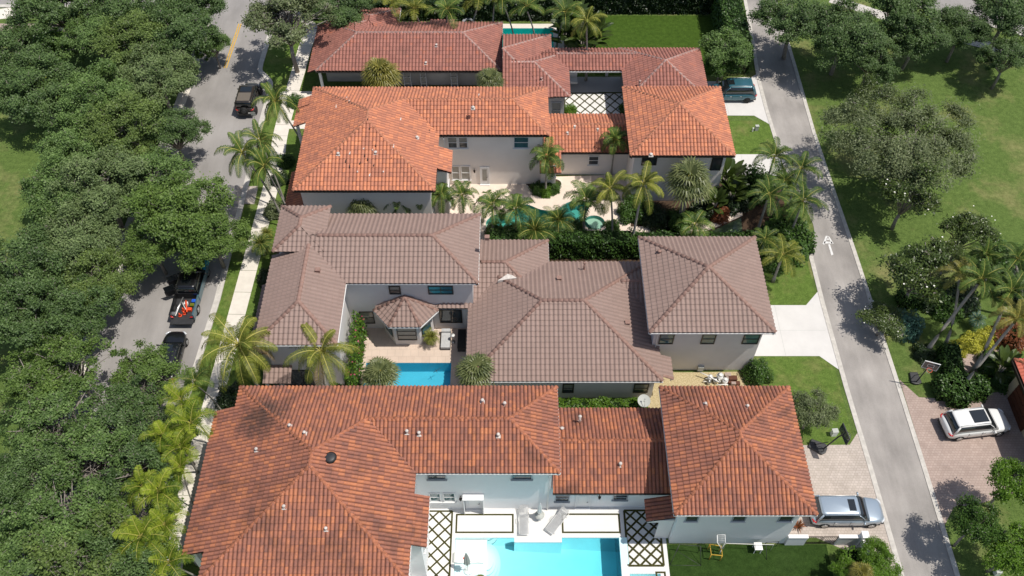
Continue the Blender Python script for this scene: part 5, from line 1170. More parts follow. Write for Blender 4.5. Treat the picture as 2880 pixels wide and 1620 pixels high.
palm(pyg,668,580,1.2,.55,.2,'little yellow green palm at the tower roof corner',name='date_palm',lm='palmy')
# fan palms
fan=fan_proto('fan_palm',231,42,1.25,3.4,.17,'sabal',seg=15); fan2=fan_proto('fan_palm',232,38,1.2,3.2,.17,'sabal',seg=15)
G3='fan palms near the houses'
for i,(px,py,H,s,lm,lab) in enumerate([(957,185,4.6,1.22,'sabaly','yellow green fan palm standing before the dusty red roof'),(1233,198,4.2,1.0,'sabal','green fan palm at the corner of the dusty red roof'),(912,512,4.0,1.0,'sabal','fan palm left of the row of feather palms'),
 (957,935,3.0,1.0,'sabal','grey green fan palm overhanging the small pool at its left'),(1200,930,3.4,1.05,'sabal','grey green fan palm overhanging the small pool at its right'),(1735,445,5.6,1.4,'sabal','large grey green fan palm before the orange garage wing'),(2165,1442,2.4,.55,'sabaly','brownish fan palm at the bottom edge among the bright shrubs'),(1207,1462,1.6,.36,'sabaly','palm tip at the bottom edge beside the pool shelf')]):
    palm((fan,fan2)[i%2],px,py,H,s,i*1.1,lab,g=G3,name='fan_palm',lm=lm,sz=H/3.3*.98)
# foxtail clumps beside the alley and garden right
fox=palm_proto('foxtail_palm',241,14,2.3,1.6,24,.52,.07,5.0,.13,'palm',split=False,shaft=.5,el0=(.0,1.2),curl=.45,vee=1.6)
G4='feather palms left of the alley'
for i,(px,py,H,s,lm,lab) in enumerate([(1948,395,5.2,.95,'palm','bushy palm at the end of the orange house drive, upper left crown'),(2015,425,5.0,.95,'palm','bushy palm leaning over the alley, upper right crown'),(1935,490,5.0,1.0,'palm','bushy palm in the alley clump, lower left crown'),(2020,505,5.0,1.0,'palm','bushy palm in the alley clump, lower right crown'),(1975,455,4.6,.8,'palm','bushy palm in the middle of the alley clump'),(1970,640,3.6,1.0,'palmy','palm with drooping fronds beside the grey brown garage'),(1925,600,2.8,.7,'palm','small palm behind the corner of the grey brown garage')]):
    palm(fox,px,py,H,s*1.05,i*1.3,lab,g=G4,name='feather_palm',lm=lm,sz=H/5.5)
foxL=palm_proto('foxtail_palm',242,12,2.4,1.4,28,.56,.07,7.0,.16,'palm',split=False,shaft=.6,lean=(2.2,2.0),el0=(.0,1.1),curl=.4,vee=1.8)
G5='foxtail palms in the garden right of the alley'
for i,(px,py,H,s,lm,lab) in enumerate([(2470,700,7.2,1.0,'palm','foxtail palm whose long grey trunk crosses the hedge'),(2545,730,7.2,1.0,'palm','foxtail palm at the right edge level with the magnolia'),(2420,690,6.5,.8,'sabaly','bronze green foxtail palm beside the broad magnolia'),(2560,800,7.0,.9,'sabaly','bronze foxtail palm whose trunk crosses the pink path'),(2560,650,6.5,.9,'palm','foxtail palm at the right edge above the others'),(2480,640,6.0,.7,'palm','foxtail palm behind the leaning one')]):
    palm(foxL,px,py,H,s,0 if i in (0,3) else i*.5,lab,g=G5,name='foxtail_palm',lm=lm,lean=(2.2,2.0),sz=H/7.6)
palm(pyg,2463,797,1.4,.62,0,'small spiky blue green palm beside the yellow croton',name='date_palm',lm='blueleaf')
# bright areca-like palms beside the nearest house
arec=palm_proto('areca_palm',251,10,2.0,1.35,21,.60,.06,5.0,.09,'palmb',split=False,shaft=.5,lean=(-.9,.4),el0=(.15,1.25),curl=.35,vee=.9,yellow=.25)
arec2=palm_proto('areca_palm',252,10,2.1,1.25,21,.60,.06,5.0,.09,'palmb',split=False,shaft=.5,lean=(-1.2,.1),el0=(.15,1.25),curl=.35,vee=.9,yellow=.3)
G6='yellow green palms between sidewalk and nearest house'
for i,(px,py,H,s,lm,lab) in enumerate([(455,1005,6.0,.85,'palmb','yellow green palm next to the sidewalk, topmost of its row'),(480,1065,6.2,1.0,'palmb','yellow green palm whose frond touches the corner of the nearest roof'),(410,1095,5.8,.8,'palmb','yellow green palm reaching left over the oaks, upper'),(455,1125,5.6,.85,'palmb','yellow green palm in the row, third from the top'),
 (400,1235,6.0,.95,'palmb','yellow green palm standing in the middle of the row'),(360,1225,5.8,.75,'palmb','yellow green palm at the left of the middle one'),(455,1175,5.4,.7,'palmb','yellow green palm close to the roof edge above the middle one'),(355,1350,5.8,.95,'palmb','yellow green palm near the bottom edge, left crown'),(415,1320,5.6,.8,'palmb','yellow green palm near the bottom edge, upper crown'),(425,1415,5.6,.9,'palmb','yellow green palm at the bottom edge beside the roof corner'),(490,960,5.5,.75,'palm','green palm beside the black car near the sidewalk')]):
    palm((arec,arec2)[i%2],px,py,H,s,i*.75,lab,g=G6,name='areca_palm',lm=lm,lean=(-.9,.4) if i%2==0 else (-1.2,.1),sz=H/5.5)
# palms along the top
G7='palms standing in a row behind the farthest house'
for i,(px,py,s,lm,lab) in enumerate([(1010,22,1.0,'palmy','palm behind the farthest house, leftmost of the row'),(1060,15,1.0,'palmy','palm behind the farthest house, second from left'),(1115,20,1.05,'palm','palm behind the farthest house, third from left'),(1175,12,1.05,'palmy','palm behind the farthest house, above the roof bump'),(1235,18,1.0,'palm','palm behind the farthest house, right of the roof bump'),(1295,14,1.0,'palm','palm behind the turquoise pool, left one'),(1350,20,1.0,'palm','palm behind the turquoise pool, right one'),(1405,25,1.0,'palm','palm at the end of the row beside the big leaved plants')]):
    palm((arec,arec2)[i%2],px,py-8,5.2,s*1.15,i*1.2,lab,g=G7,name='areca_palm',lm='palm' if lm=='palm' else 'palmy',lean=(0,0),sz=.98)
# big leaved bird of paradise plants
def bop(seed):
    rng=np.random.default_rng(seed); Q=[];T=[]
    for i in range(34):
        az=rng.random()*6.28; el=.3+rng.random()*1.1; h=1.0+1.9*rng.random(); d=np.array([math.cos(az)*math.cos(el),math.sin(az)*math.cos(el),math.sin(el)]); b=np.array([math.cos(az)*.3,math.sin(az)*.3,h*.7]); sd=np.cross(d,[0,0,1]); sd/=np.linalg.norm(sd)+1e-6; L=1.3; tt=rng.random()
        pr=b
        for k in range(4):
            t0,t1=k/4,(k+1)/4; w0,w1=[.26*math.sin(math.pi*(.08+.9*t))**.7 for t in (t0,t1)]; q=pr+d*L/4; d=d+np.array([0,0,-.16]); d/=np.linalg.norm(d)
            for s in (-1,1): Q.append([pr,q,q+sd*s*w1+[0,0,.05],pr+sd*s*w0+[0,0,.05]]); T.append(.2+.6*tt)
            pr=q
    me=quads_mesh('foliage',np.array(Q),np.array(T),M['magnolia']); root=empty('bird_of_paradise'); o=D.objects.new('crown',me); COL.objects.link(o); o.parent=root
    mb=MB()
    for i in range(7): a=i*.9; mb.tube([(0,0,0),(math.cos(a)*.25,math.sin(a)*.25,1.6)],[.06,.04],5)
    mb.build('stalk',M['bark'],root); return root
bp_=bop(261)
for i,(px,py,z,s,lab) in enumerate([(1830,440,2.4,1.3,'dark big leaved plant right of the orange garage wing'),(1845,480,1.8,1.0,'big leaved plant beside the concrete drive of the orange house'),(1800,505,1.6,.9,'big leaved plant in the bed under the fan palm'),(1425,75,2.6,1.3,'big leaved plant next to the turquoise pool, left one'),(1465,95,2.6,1.35,'big leaved plant next to the turquoise pool, front one'),(1500,70,2.6,1.3,'big leaved plant at the back lawn corner'),(1440,40,3.0,1.5,'big leaved plant below the tall yellow green palm'),(2525,920,1.6,1.0,'big leaved plant near the tan house corner'),(690,1,2,.1,'')][:-1]):
    p=P(px,py,z); place(bp_,'bird_of_paradise',p.x,p.y,s,i*1.1,lab,'plant','big leaved bird of paradise plants')
# red bromeliad at the nearest garage corner
def brom(lab,x,y,s,lm):
    rng=np.random.default_rng(5); Q=[];T=[]
    for i in range(26):
        az=i*2.4; el=.4+.8*rng.random(); d=np.array([math.cos(az)*math.cos(el),math.sin(az)*math.cos(el),math.sin(el)]); sd=np.cross(d,[0,0,1])*.05; e=d*.7; Q.append([-sd,sd,e*.6+sd,e*.6-sd]);Q.append([e*.6-sd,e*.6+sd,e+[0,0,-.12]+sd*.1,e+[0,0,-.12]-sd*.1]);T+=[rng.random()]*2
    me=quads_mesh('bromeliad',np.array(Q)*s,np.array(T),M[lm]); o=D.objects.new('bromeliad',me); COL.objects.link(o); o.location=(x,y,.05); return tag(o,lab,'plant')
p=P(*BR(868,1078)); brom('red spiky plant at the corner of the nearest garage wing',p.x,p.y,.95,'redleaf')
# ------------------------------------------------------------------ vehicles
def rrect(x0,x1,w,r,n=4):
    out=[]
    for cx,cy,a0 in ((x1-r,w-r,0),(x0+r,w-r,90),(x0+r,-w+r,180),(x1-r,-w+r,270)):
        for k in range(n+1):
            a=R(a0+90*k/n); out.append((cx+r*math.cos(a),cy+r*math.sin(a)))
    return out
def loft(mb,rings,mi=0,cap=True,smooth=True):
    n=len(rings[0]); vs=[p for r in rings for p in r]; fs=[]
    for i in range(len(rings)-1):
        for k in range(n): fs.append((i*n+k,i*n+(k+1)%n,(i+1)*n+(k+1)%n,(i+1)*n+k))
    if cap: fs.append(tuple(range(n))[::-1]); fs.append(tuple((len(rings)-1)*n+k for k in range(n)))
    mb.raw(vs,fs,mi,smooth)
def wheel(root,x,y,r=.36,wd=.24,rim='metal'):
    mb=MB(); s=1 if y>0 else -1; mb.tube([(x,y-s*wd,r),(x,y-s*.03,r),(x,y,r)],[r,r,r*.9],20); o=mb.build('wheel',M['black'],root)
    rb=MB(); rb.tube([(x,y-.005*s,r),(x,y+.012*s,r)],[r*.62,r*.58],14); 
    rb.build('rim',M[rim],o)
def carbody(root,L,W,zs,paint_,crown=.06,name='body'):
    """zs: (x, half width factor, low, belt)"""
    rings=[]
    for x,wf,zl,zb in zs:
        w=W/2*wf; half=[(0,zl),(w*.86,zl),(w*.98,zl+.10),(w,zl+(zb-zl)*.5),(w*.985,zb-.12),(w*.93,zb-.02),(w*.80,zb+crown*.5),(w*.4,zb+crown),(0,zb+crown*1.1)]
        rings.append([(x,y,z) for y,z in half]+[(x,-y,z) for y,z in half[-2:0:-1]])
    mb=MB(); loft(mb,rings); o=mb.build(name,M[paint_],root)
    m=o.modifiers.new('s','SUBSURF'); m.levels=m.render_levels=1; return o
def house_top(root,x0,x1,xr0,xr1,wb,wt,zb,zt,paint_,sun=None,rails=True,pillars=(),frontdark=True):
    g=MB(); A=rrect(x0,x1,wb,.18); B=rrect((x0*.5+xr0*.5)-.02,(x1*.5+xr1*.5)+.03,wb*.5+wt*.5+.02,.2); C_=rrect(xr0,xr1,wt,.22)
    loft(g,[[(x,y,zb) for x,y in A],[(x,y,zb*.45+zt*.55) for x,y in B],[(x,y,zt-.05) for x,y in C_]]); win=g.build('windows',M['carglass'],root)
    r=MB(); C2=rrect(xr0-.05,xr1+.05,wt+.03,.24); C3=rrect(xr0+.12,xr1-.12,wt-.14,.2)
    loft(r,[[(x,y,zt-.07) for x,y in C2],[(x,y,zt-.02) for x,y in rrect(xr0-.02,xr1+.02,wt,.24)],[(x,y,zt+.02) for x,y in C3]]); top=r.build('roof',M[paint_],root)
    for s in (-1,1):
        for (xa,xb,rad) in pillars:
            p=MB(); p.tube([(xa,s*(wb-.015),zb),((xa+xb)/2+.01,s*((wb+wt)/2+.015),(zb*.45+zt*.55)),(xb,s*(wt-.0),zt-.05)],[rad,rad,rad],5); p.build('pillar',M[paint_],root)
        if rails: p=MB(); p.tube([(xr0+.1,s*(wt-.06),zt+.0),(xr0+.2,s*(wt-.06),zt+.07),(xr1-.2,s*(wt-.06),zt+.07),(xr1-.1,s*(wt-.06),zt)],.022,5); p.build('roof_rail',M['metal'],top)
    if sun: p=MB(); p.box(sun[0],sun[1],-sun[2],sun[2],zt+.0,zt+.032); p.build('sunroof',M['carglass'],top)
def lights(root,L,W,zf,zr,wf=.72,wr=.78):
    for s in (-1,1):
        a=MB(); a.tube([(L/2-.34,s*W/2*(wf+.17),zf+.06),(L/2-.14,s*W/2*wf,zf+.02),(L/2-.05,s*W/2*(wf-.2),zf)],[.07,.075,.05],6); a.build('headlight',M['lampglass'],root)
        b=MB(); b.tube([(-L/2+.25,s*W/2*.965,zr+.03),(-L/2+.09,s*W/2*.86,zr),(-L/2+.03,s*W/2*.66,zr)],[.05,.065,.05],6); b.build('tail_light',M['red'],root)
def mirrors(root,x,W,z,paint_):
    for s in (-1,1): a=MB(); a.tube([(x,s*W*.46,z-.02),(x-.02,s*(W/2+.10),z+.04),(x-.03,s*(W/2+.22),z+.05)],[.03,.08,.07],6); a.build('mirror',M[paint_],root)
def seams(root,xs,W,z0,z1):
    for s in (-1,1):
        for x in xs: a=MB(); a.box(x-.008,x+.008,s*W/2*.985-.012,s*W/2*.985+.014,z0,z1); a.build('door_seam',M['black'],root)
        for x in xs[1:]: a=MB(); a.box(x+.06,x+.24,s*(W/2*.985+.012)-.012,s*(W/2*.985+.012)+.012,z1-.16,z1-.12); a.build('door_handle',M['chrome'],root)
def suv(x,y,rz,L,W,H,pt,lab,sun=(.3,1.0,.48),rim='metal',rails=True):
    t=empty('suv',(x,y,.03),R(rz),lab,'car'); h=L/2
    carbody(t,L,W,[(-h,.74,.48,.86),(-h+.10,.90,.34,1.0),(-h+.45,.985,.27,1.06),(-h+1.4,1,.24,1.05),(0,1,.24,1.03),(h-1.45,1,.25,1.03),(h-1.0,.985,.26,1.0),(h-.45,.93,.28,.93),(h-.14,.80,.33,.82),(h,.58,.42,.66)],pt)
    house_top(t,-h+.18,h-1.12,-h+.55,h-1.98,W*.455,W*.365,.99,H,pt,sun,rails,[(-h+.30,-h+.60,.07),(h-1.42,h-2.1,.028)])
    c=MB(); c.box(-h+.02,h-.02,-W*.40,W*.40,.25,.42); c.build('sill_trim',M['blackpl'],t)
    for sx in (-h+.95,h-.92):
        for s in (-1,1): wheel(t,sx,s*(W/2+.005),rim=rim)
    lights(t,L,W,.74,.88); mirrors(t,h-1.62,W,1.08,pt); seams(t,(h-1.55,.05,-h+1.5),W,.5,1.0)
    g=MB(); g.box(h-.08,h+.01,-W*.22,W*.22,.42,.62); g.build('grille',M['blackpl'],t)
    n=MB(); n.box(-h-.012,-h+.02,-.26,.26,.6,.72); n.build('number_plate',M['plastic_w'],t)
    return t
xa=P(*BR(985,1040),1.0).x; xb=P(*BR(1522,1000),.75).x; yn=P(*BR(1250,1092)).y
suv((xa+xb)/2,yn+1.0,0,xb-xa,1.98,1.68,'p_silver','silver blue suv parked beside the nearest garage wing',(-.12,.36,.43))
suv(34.75,32.95,7,5.0,2.0,1.75,'p_white','white suv with dark glass roof on the paved drive across the alley',(-.75,.42,.52))
suv(22.1,70.75,180,4.9,1.98,1.85,'p_teal','teal suv parked behind the orange garage wing',(-.1,.5,.35),rim='black')
# boxy off-roader with a spare wheel on the tailgate
t=empty('off_roader',(-26.35,69.7,.03),R(90),'black brown off-roader with a spare wheel on its tailgate at the street kerb','car')
h=2.1; W=1.85
carbody(t,4.2,W,[(-h,.88,.5,1.05),(-h+.12,.95,.42,1.12),(-h+.5,.97,.4,1.14),(0,.97,.38,1.13),(h-1.25,.96,.38,1.12),(h-1.2,.80,.38,1.12),(h-.3,.76,.42,1.08),(h,.70,.5,.98)],'p_brown',.03)
house_top(t,-h+.12,h-1.15,-h+.2,h-1.45,W*.47,W*.42,1.1,1.85,'p_brown',(-.35,.35,.55),False,[(-h+.2,-h+.25,.06),(-.7,-.7,.05),(.1,.1,.05),(h-1.22,h-1.5,.05)])
p=MB(); p.box(-h+.35,-.55,-.62,.62,1.86,1.90); p.build('roof_panel',mat('tan_panel',(.13,.11,.09),.7),t)
for sx in (-h+.7,h-.6):
    for s in (-1,1): wheel(t,sx,s*(W/2+.06),.40,.28,'black')
    for s in (-1,1): a=MB(); a.tube([(sx-.5,s*.86,.72),(sx-.3,s*.88,.92),(sx+.3,s*.88,.92),(sx+.5,s*.86,.72)],[.07,.08,.08,.07],6); a.build('fender',M['blackpl'],t)
sp=MB(); sp.tube([(-h-.02,0,1.0),(-h-.26,0,1.0)],[.40,.38],20); o=sp.build('spare_wheel',M['black'],t); a=MB(); a.tube([(-h-.25,0,1.0),(-h-.275,0,1.0)],[.24,.22],14); a.build('rim',M['blackpl'],o)
a=MB(); a.box(-h-.12,-h+.05,-.8,.8,.42,.62); a.build('bumper',M['blackpl'],t); a=MB(); a.box(-h-.13,-h-.115,-.72,-.35,.66,.78); a.build('number_plate',M['plastic_w'],t)
mirrors(t,h-1.3,W,1.2,'blackpl'); lights(t,4.2,W,.85,.95,.6,.86)
# pickup
t=empty('pickup_truck',(-26.9,45.55,.03),R(90),'black pickup with teal fenders, open doors and tools heaped in its bed','truck'); L,W=6.0,2.02; h=L/2
carbody(t,L,W,[(-h+2.15,.99,.42,1.12),(-h+2.3,1,.40,1.14),(.3,1,.38,1.12),(h-1.6,1,.38,1.12),(h-1.5,.99,.38,1.10),(h-.5,.95,.42,1.02),(h-.1,.86,.46,.9),(h,.7,.5,.76)],'p_black',.04)
house_top(t,-h+2.2,h-1.35,-h+2.4,h-2.0,W*.455,W*.37,1.08,1.86,'p_black',(-.2,.35,.4),False,[(-h+2.3,-h+2.45,.06),(.2,.2,.035),(h-1.5,h-2.05,.04)])
b=MB(); b.box(-h,-h+2.14,-W/2+.1,W/2-.1,.5,.62); b.build('bed_floor',M['blackpl'],t)
for s in (-1,1):
    b=MB(); y0,y1=sorted((s*(W/2-.12),s*(W/2-.01))); b.box(-h+.06,-h+2.14,y0,y1,.45,1.14); b.build('bed_side',M['p_black' if s>0 else 'p_wrap'],t)
b=MB(); b.box(-h-.5,-h+.02,-W/2+.1,W/2-.1,.58,.66); b.build('tailgate',M['blackpl'],t); b=MB(); b.box(-h+2.12,-h+2.2,-W/2+.08,W/2-.08,.6,1.3); b.build('headboard',M['p_black'],t)
b=MB(); b.box(-h-.1,-h+.05,-.9,.9,.42,.56); b.build('bumper',M['blackpl'],t)
for s in (-1,1):
    f_=MB(); y0,y1=sorted((s*.62,s*1.03)); f_.box(h-1.15,h-.02,y0,y1,.70,1.12); o=f_.build('fender',M['p_cyan'],t); m=o.modifiers.new('b','BEVEL'); m.width=.12; m.segments=3
f_=MB(); f_.box(h-1.2,h-.15,-.6,.6,.9,1.16); f_.build('engine_bay',M['black'],t)
f_=MB(); f_.tube([(h-1.1,-.6,1.2),(h-.35,-.1,1.22),(h-1.1,.1,1.2)],.02,5); f_.tube([(h-.3,-.5,1.2),(h-.6,0,1.22),(h-.3,.6,1.2)],.02,5); f_.build('brace',M['chrome'],t)
for xx in (.95,-.15):
    d=MB(); Mx=Matrix.Translation((xx,W/2,0))@Matrix.Rotation(R(-62),4,'Z'); d.box(-1.0,0,-.05,.05,.5,1.1,0,Mx); d.box(-.95,-.1,-.02,.02,1.1,1.7,1,Mx); d.build('door',[M['p_black'],M['carglass']],t)
p=MB(); p.box(-h+2.0,h-.6,-1.045,-1.0,.5,1.12); o=p.build('wrap_panel',M['p_wrap'],t)
for sx in (-h+1.15,h-.95):
    for s in (-1,1): wheel(t,sx,s*(W/2+.02),.42,.28,'metal')
mirrors(t,h-1.7,W,1.2,'blackpl'); lights(t,L,W,.85,.85)
def at(t,v): return t.matrix_basis@Vector(v)
t.rotation_euler=(0,0,R(90)); TM=Matrix.Translation((-26.9,45.55,.03))@Matrix.Rotation(R(90),4,'Z')
def load(name,m,a,b,r,lab,cat,g='tools in the pickup bed'):
    mb=MB(); mb.tube([TM@Vector(a),TM@Vector(b)],r,8); return mb.build(name,M[m],label=lab,cat=cat,group=g)
load('aluminium_bar','metal',(-h+.25,.72,.75),(-h+1.95,.25,1.05),.05,'long silver bar lying across the pickup bed','bar')
load('white_pole','plastic_w',(-h+.2,.55,.85),(-h+1.7,.35,.95),.04,'white pole next to the silver bar in the pickup bed','pole')
load('orange_bar','orange',(-h+.5,-.35,.95),(-h+1.6,-.05,1.05),.07,'long orange tool lying in the pickup bed','tool')
load('handle_pole','plastic_w',(-h+.7,-.25,1.05),(-h+1.45,.25,1.05),.025,'thin white handle over the orange tool','pole')
for i,(x_,y_) in enumerate([(.35,.25),(.55,-.05),(.9,.1)]):
    mb=MB(); q=TM@Vector((-h+x_,y_,.64)); mb.cyl(q,.15,.05,12); mb.cyl(q+Vector((0,0,.05)),.10,.32,12,r2=.03); mb.build('traffic_cone',M['orange'],label=['orange cone nearest the tailgate of the pickup','orange cone at the middle of the pickup bed','orange cone beside the long silver bar'][i],cat='cone',group='orange cones in the pickup bed')
for i,(x_,y_,m_,nm,lab) in enumerate([(1.75,-.6,'blue','blue_jug','blue container behind the pickup cab'),(1.35,-.55,'yellowleaf','yellow_bag','yellow green bag in the pickup bed'),(.9,-.45,'orange','orange_crate','orange crate against the bed side'),(1.5,.0,'plastic_w','white_box','white box behind the pickup cab'),(.45,.75,'metal','tool_box','grey tool box at the bed corner by the tailgate')]):
    mb=MB(); q=TM@Vector((-h+x_,y_,.63)); mb.box(q.x-.16,q.x+.16,q.y-.14,q.y+.14,q.z,q.z+.26); mb.box(q.x-.1,q.x+.1,q.y-.03,q.y+.03,q.z+.26,q.z+.31); o=mb.build(nm,M[m_],label=lab,cat='box'); 
    mo=o.modifiers.new('b','BEVEL'); mo.width=.03
# black sedan
t=empty('sedan',(-27.05,39.0,.03),R(90),'black car with reflecting windscreen behind the pickup','car'); L,W=4.7,1.84; h=L/2
carbody(t,L,W,[(-h,.72,.45,.86),(-h+.12,.9,.3,.95),(-h+.6,.98,.24,.98),(0,1,.22,.94),(h-1.5,1,.22,.93),(h-.9,.97,.24,.88),(h-.4,.9,.26,.80),(h-.1,.75,.32,.70),(h,.55,.4,.6)],'p_black',.05)
house_top(t,-h+.45,h-1.2,-h+1.15,h-2.05,W*.45,W*.33,.90,1.43,'p_black',(-.1,.5,.38),False,[(-h+.6,-h+1.2,.05),(0,0,.03),(h-1.35,h-2.1,.035)])
for sx in (-h+.85,h-.85):
    for s in (-1,1): wheel(t,sx,s*(W/2+.005),.33,.22)
lights(t,L,W,.66,.8); mirrors(t,h-1.6,W,1.0,'p_black'); seams(t,(h-1.5,0,-h+1.3),W,.4,.9)
# ------------------------------------------------------------------ garden furniture and small things
def lounger(x,y,rz,lab,m='fabric'):
    t=empty('sun_lounger',(x,y,.03),rz,lab,'sun lounger',None)
    f_=MB()
    for s in (-1,1): f_.tube([(s*.33,-.98,.3),(s*.33,.98,.3)],.022,6)
    f_.tube([(-.33,-.98,.3),(.33,-.98,.3)],.022,6); f_.tube([(-.33,.98,.3),(.33,.98,.3)],.022,6); f_.build('frame',M['plastic_w'],t)
    for sx in (-1,1):
        for sy in (-.8,.7): l=MB(); l.tube([(sx*.33,sy,.3),(sx*.33,sy,0)],.02,6); l.build('leg',M['plastic_w'],t)
    sl=MB()
    for k in range(16): sl.box(-.31,.31,-.95+k*.077,-.95+k*.077+.055,.315,.335)
    sl.build('seat',M[m],t)
    bk=MB()
    for k in range(10): yy=.30+k*.07; zz=.33+k*.035; bk.box(-.31,.31,yy,yy+.05,zz,zz+.02)
    bk.build('backrest',M[m],t)
    for s in (-1,1): a=MB(); a.tube([(s*.36,.25,.3),(s*.37,.2,.5),(s*.37,-.1,.5),(s*.36,-.12,.3)],.018,5); a.build('armrest',M['plastic_w'],t)
    return t
p=P(*BC(1377,1035),.3); lounger(p.x,p.y,0,'grey lounger standing square to the pool, left of the small table')
p=P(*BC(1630,1035),.3); lounger(p.x,p.y,-.66,'grey lounger turned at an angle, right of the small table')
def table_umb(x,y,z,lab,tl=True,s=1):
    if tl:
        t=empty('side_table',(x,y,.03),0,'round grey side table between the two loungers','table'); a=MB(); a.cyl((0,0,.5),.34,.03,24); a.build('table_top',M['utilgrey'],t)
        for k in range(3): b=MB(); an=k*2.1; b.tube([(0,0,.5),(.25*math.cos(an),.25*math.sin(an),0)],.02,5); b.build('leg',M['metal'],t)
    u=empty('umbrella',(x,y,z),0,lab,'umbrella'); a=MB(); a.cyl((0,0,0),.24*s,.10,16,r2=.2*s); a.build('base',M['plastic_w'],u)
    b=MB(); b.cyl((0,0,.1),.022,2.3*s,8); b.build('pole',M['plastic_w'],u)
    c=MB(); n=16; rings=[]
    for zz,rr_ in ((.95,.05),(1.05,.19),(1.4,.16),(2.0,.10),(2.42,.02)):
        rings.append([(rr_*s*(1 if k%2 else .55)*math.cos(2*math.pi*k/n),rr_*s*(1 if k%2 else .55)*math.sin(2*math.pi*k/n),zz*s) for k in range(n)])
    loft(c,rings,smooth=False); c.build('canopy',M['utilgrey' if not tl else 'plastic_w'],u); return u
p=P(*BC(1495,1010),.03); table_umb(p.x,p.y,.03,'closed pale umbrella standing through the side table')
p=P(*BC(955,1410),-.25); table_umb(p.x,p.y,-.26,'closed grey umbrella with white base on the shallow pool shelf',False,1.35)
# white in-water lounger
t=empty('pool_lounger',(-2.95,22.85,-.26),0,'white curved lounger lying on the shallow pool shelf','sun lounger'); a=MB()
prof=[(-.98,.34),(-.5,.22),(-.1,.12),(.35,.24),(.7,.30),(.98,.26)]
loft(a,[[(x,y,z) for y,z in ((-.32,zc),(.32,zc),(.32,0),(-.32,0))] for x,zc in prof],smooth=False); a.build('seat',M['fabricw'],t); a=MB(); a.box(-1.08,-.98,-.33,.33,0,.42); a.build('headrest',M['utilgrey'],t)
a=MB(); a.cyl((-.35,0,.2),.07,.12,10,r2=.05); o=a.build('cushion_roll',M['orange'],t)
# patio furniture of the grey brown house
t=empty('day_bed',(-5.35,40.85,.03),0,'low grey day bed beside the turret','sofa'); a=MB(); a.box(-.36,.36,-.85,.85,.12,.34); a.build('seat',M['fabric'],t); a=MB(); a.box(-.36,.36,.55,.85,.345,.55); a.build('backrest',M['fabric'],t); a=MB(); a.box(-.40,.40,-.9,.9,.0,.115); a.build('base',M['blackpl'],t)
t=empty('storage_bench',(-4.05,40.7,.03),0,'dark bench in the shade against the low roof wall','bench'); a=MB(); a.box(-.3,.3,-.9,.9,0,.5); a.build('base',M['blackpl'],t); a=MB(); a.box(-.32,.32,-.92,.92,.505,.56); a.build('lid',M['darkfr'],t)
t=empty('patio_heater',(-4.75,40.75,.03),0,'white bowl on a stand beside the day bed','heater'); a=MB(); a.cyl((0,0,0),.16,.05,14); a.cyl((0,0,.05),.03,.75,8); a.build('stand',M['metal'],t); a=MB(); a.cyl((0,0,.8),.08,.16,14,r2=.17); a.build('bowl',M['plastic_w'],t)
a=MB(); p=P(*MC(720,1350),-.1); a.tube([(p.x-.25,p.y-.15,-.08),(p.x+.1,p.y+.1,-.07)],.02,5); a.tube([(p.x-.1,p.y+.15,-.08),(p.x+.05,p.y-.2,-.07)],.015,5); a.tube([(p.x+.1,p.y+.1,-.07),(p.x+.3,p.y+.25,-.07)],.015,5); a.build('pool_cleaner',M['blackpl'],label='small dark cleaner with hose floating in the little pool',cat='pool cleaner')
# satellite dish
p=P(*BC(2285,125),2.3); t=empty('satellite_dish',(p.x,p.y,0),0,'round white satellite dish on a pole over the low hedge','satellite dish')
a=MB(); a.tube([(0,0,0),(0,0,2.15)],.04,8); a.build('pole',M['metal'],t)
a=MB(); rings=[[(r_*math.cos(2*math.pi*k/24),r_*math.sin(2*math.pi*k/24),2.2+.35*r_*r_+.25*r_*math.sin(2*math.pi*k/24)) for k in range(24)] for r_ in (.04,.20,.36,.48)]
loft(a,rings,cap=False); 
a.raw([(x,y,z-.02) for r in rings for x,y,z in r],[(i*24+k,(i+1)*24+k,(i+1)*24+(k+1)%24,i*24+(k+1)%24) for i in range(3) for k in range(24)],0,True); a.build('dish',M['utilgrey'],t); b=MB(); b.tube([(0,-.55,2.25),(0,-.1,2.75)],.02,5); b.box(-.05,.05,-.14,-.04,2.68,2.78); b.build('receiver',M['utilgrey'],t)
# utility boxes
for (x,y,hh,m_,nm,lab,w_) in [(23.95,65.85,.55,'utilgrey','utility_box','grey utility box on the lawn beside the orange garage wing',.16),(23.55,65.65,.42,'plastic_w','marker_post','short white post beside the grey utility box',.06),(24.15,32.35,.62,'plastic_w','utility_box','white utility box on the lawn by the leaning basketball stand',.2),(32.9,21.75,.5,'plastic_w','utility_box','white utility box on the lawn at the bottom right edge',.18),(19.0,37.8,1.5,'utilgrey','meter_box','grey meter cabinet on the grey brown garage wall',.2)]:
    if nm=='meter_box': p=PY(*MR(135,1330),37.98); x,y=p.x,38.0; a=MB(); a.box(-.22,.22,-.15,.09,p.z-.25,p.z+.25); a.box(-.05,.05,-.1,.0,.1,p.z-.25); o=a.build(nm,M[m_],loc=(x,y,0)); tag(o,lab,'meter box'); continue
    t=empty(nm,(x,y,0),.1,lab,'utility box' if nm!='marker_post' else 'post'); a=MB(); a.box(-w_,w_,-w_*.8,w_*.8,0,hh); a.build('cabinet' if w_>.1 else 'shaft',M[m_],t); a=MB(); a.box(-w_*1.1,w_*1.1,-w_*.9,w_*.9,hh,hh+.04); a.build('lid',M['utilgrey'] if w_>.1 else M['plastic_w'],t)
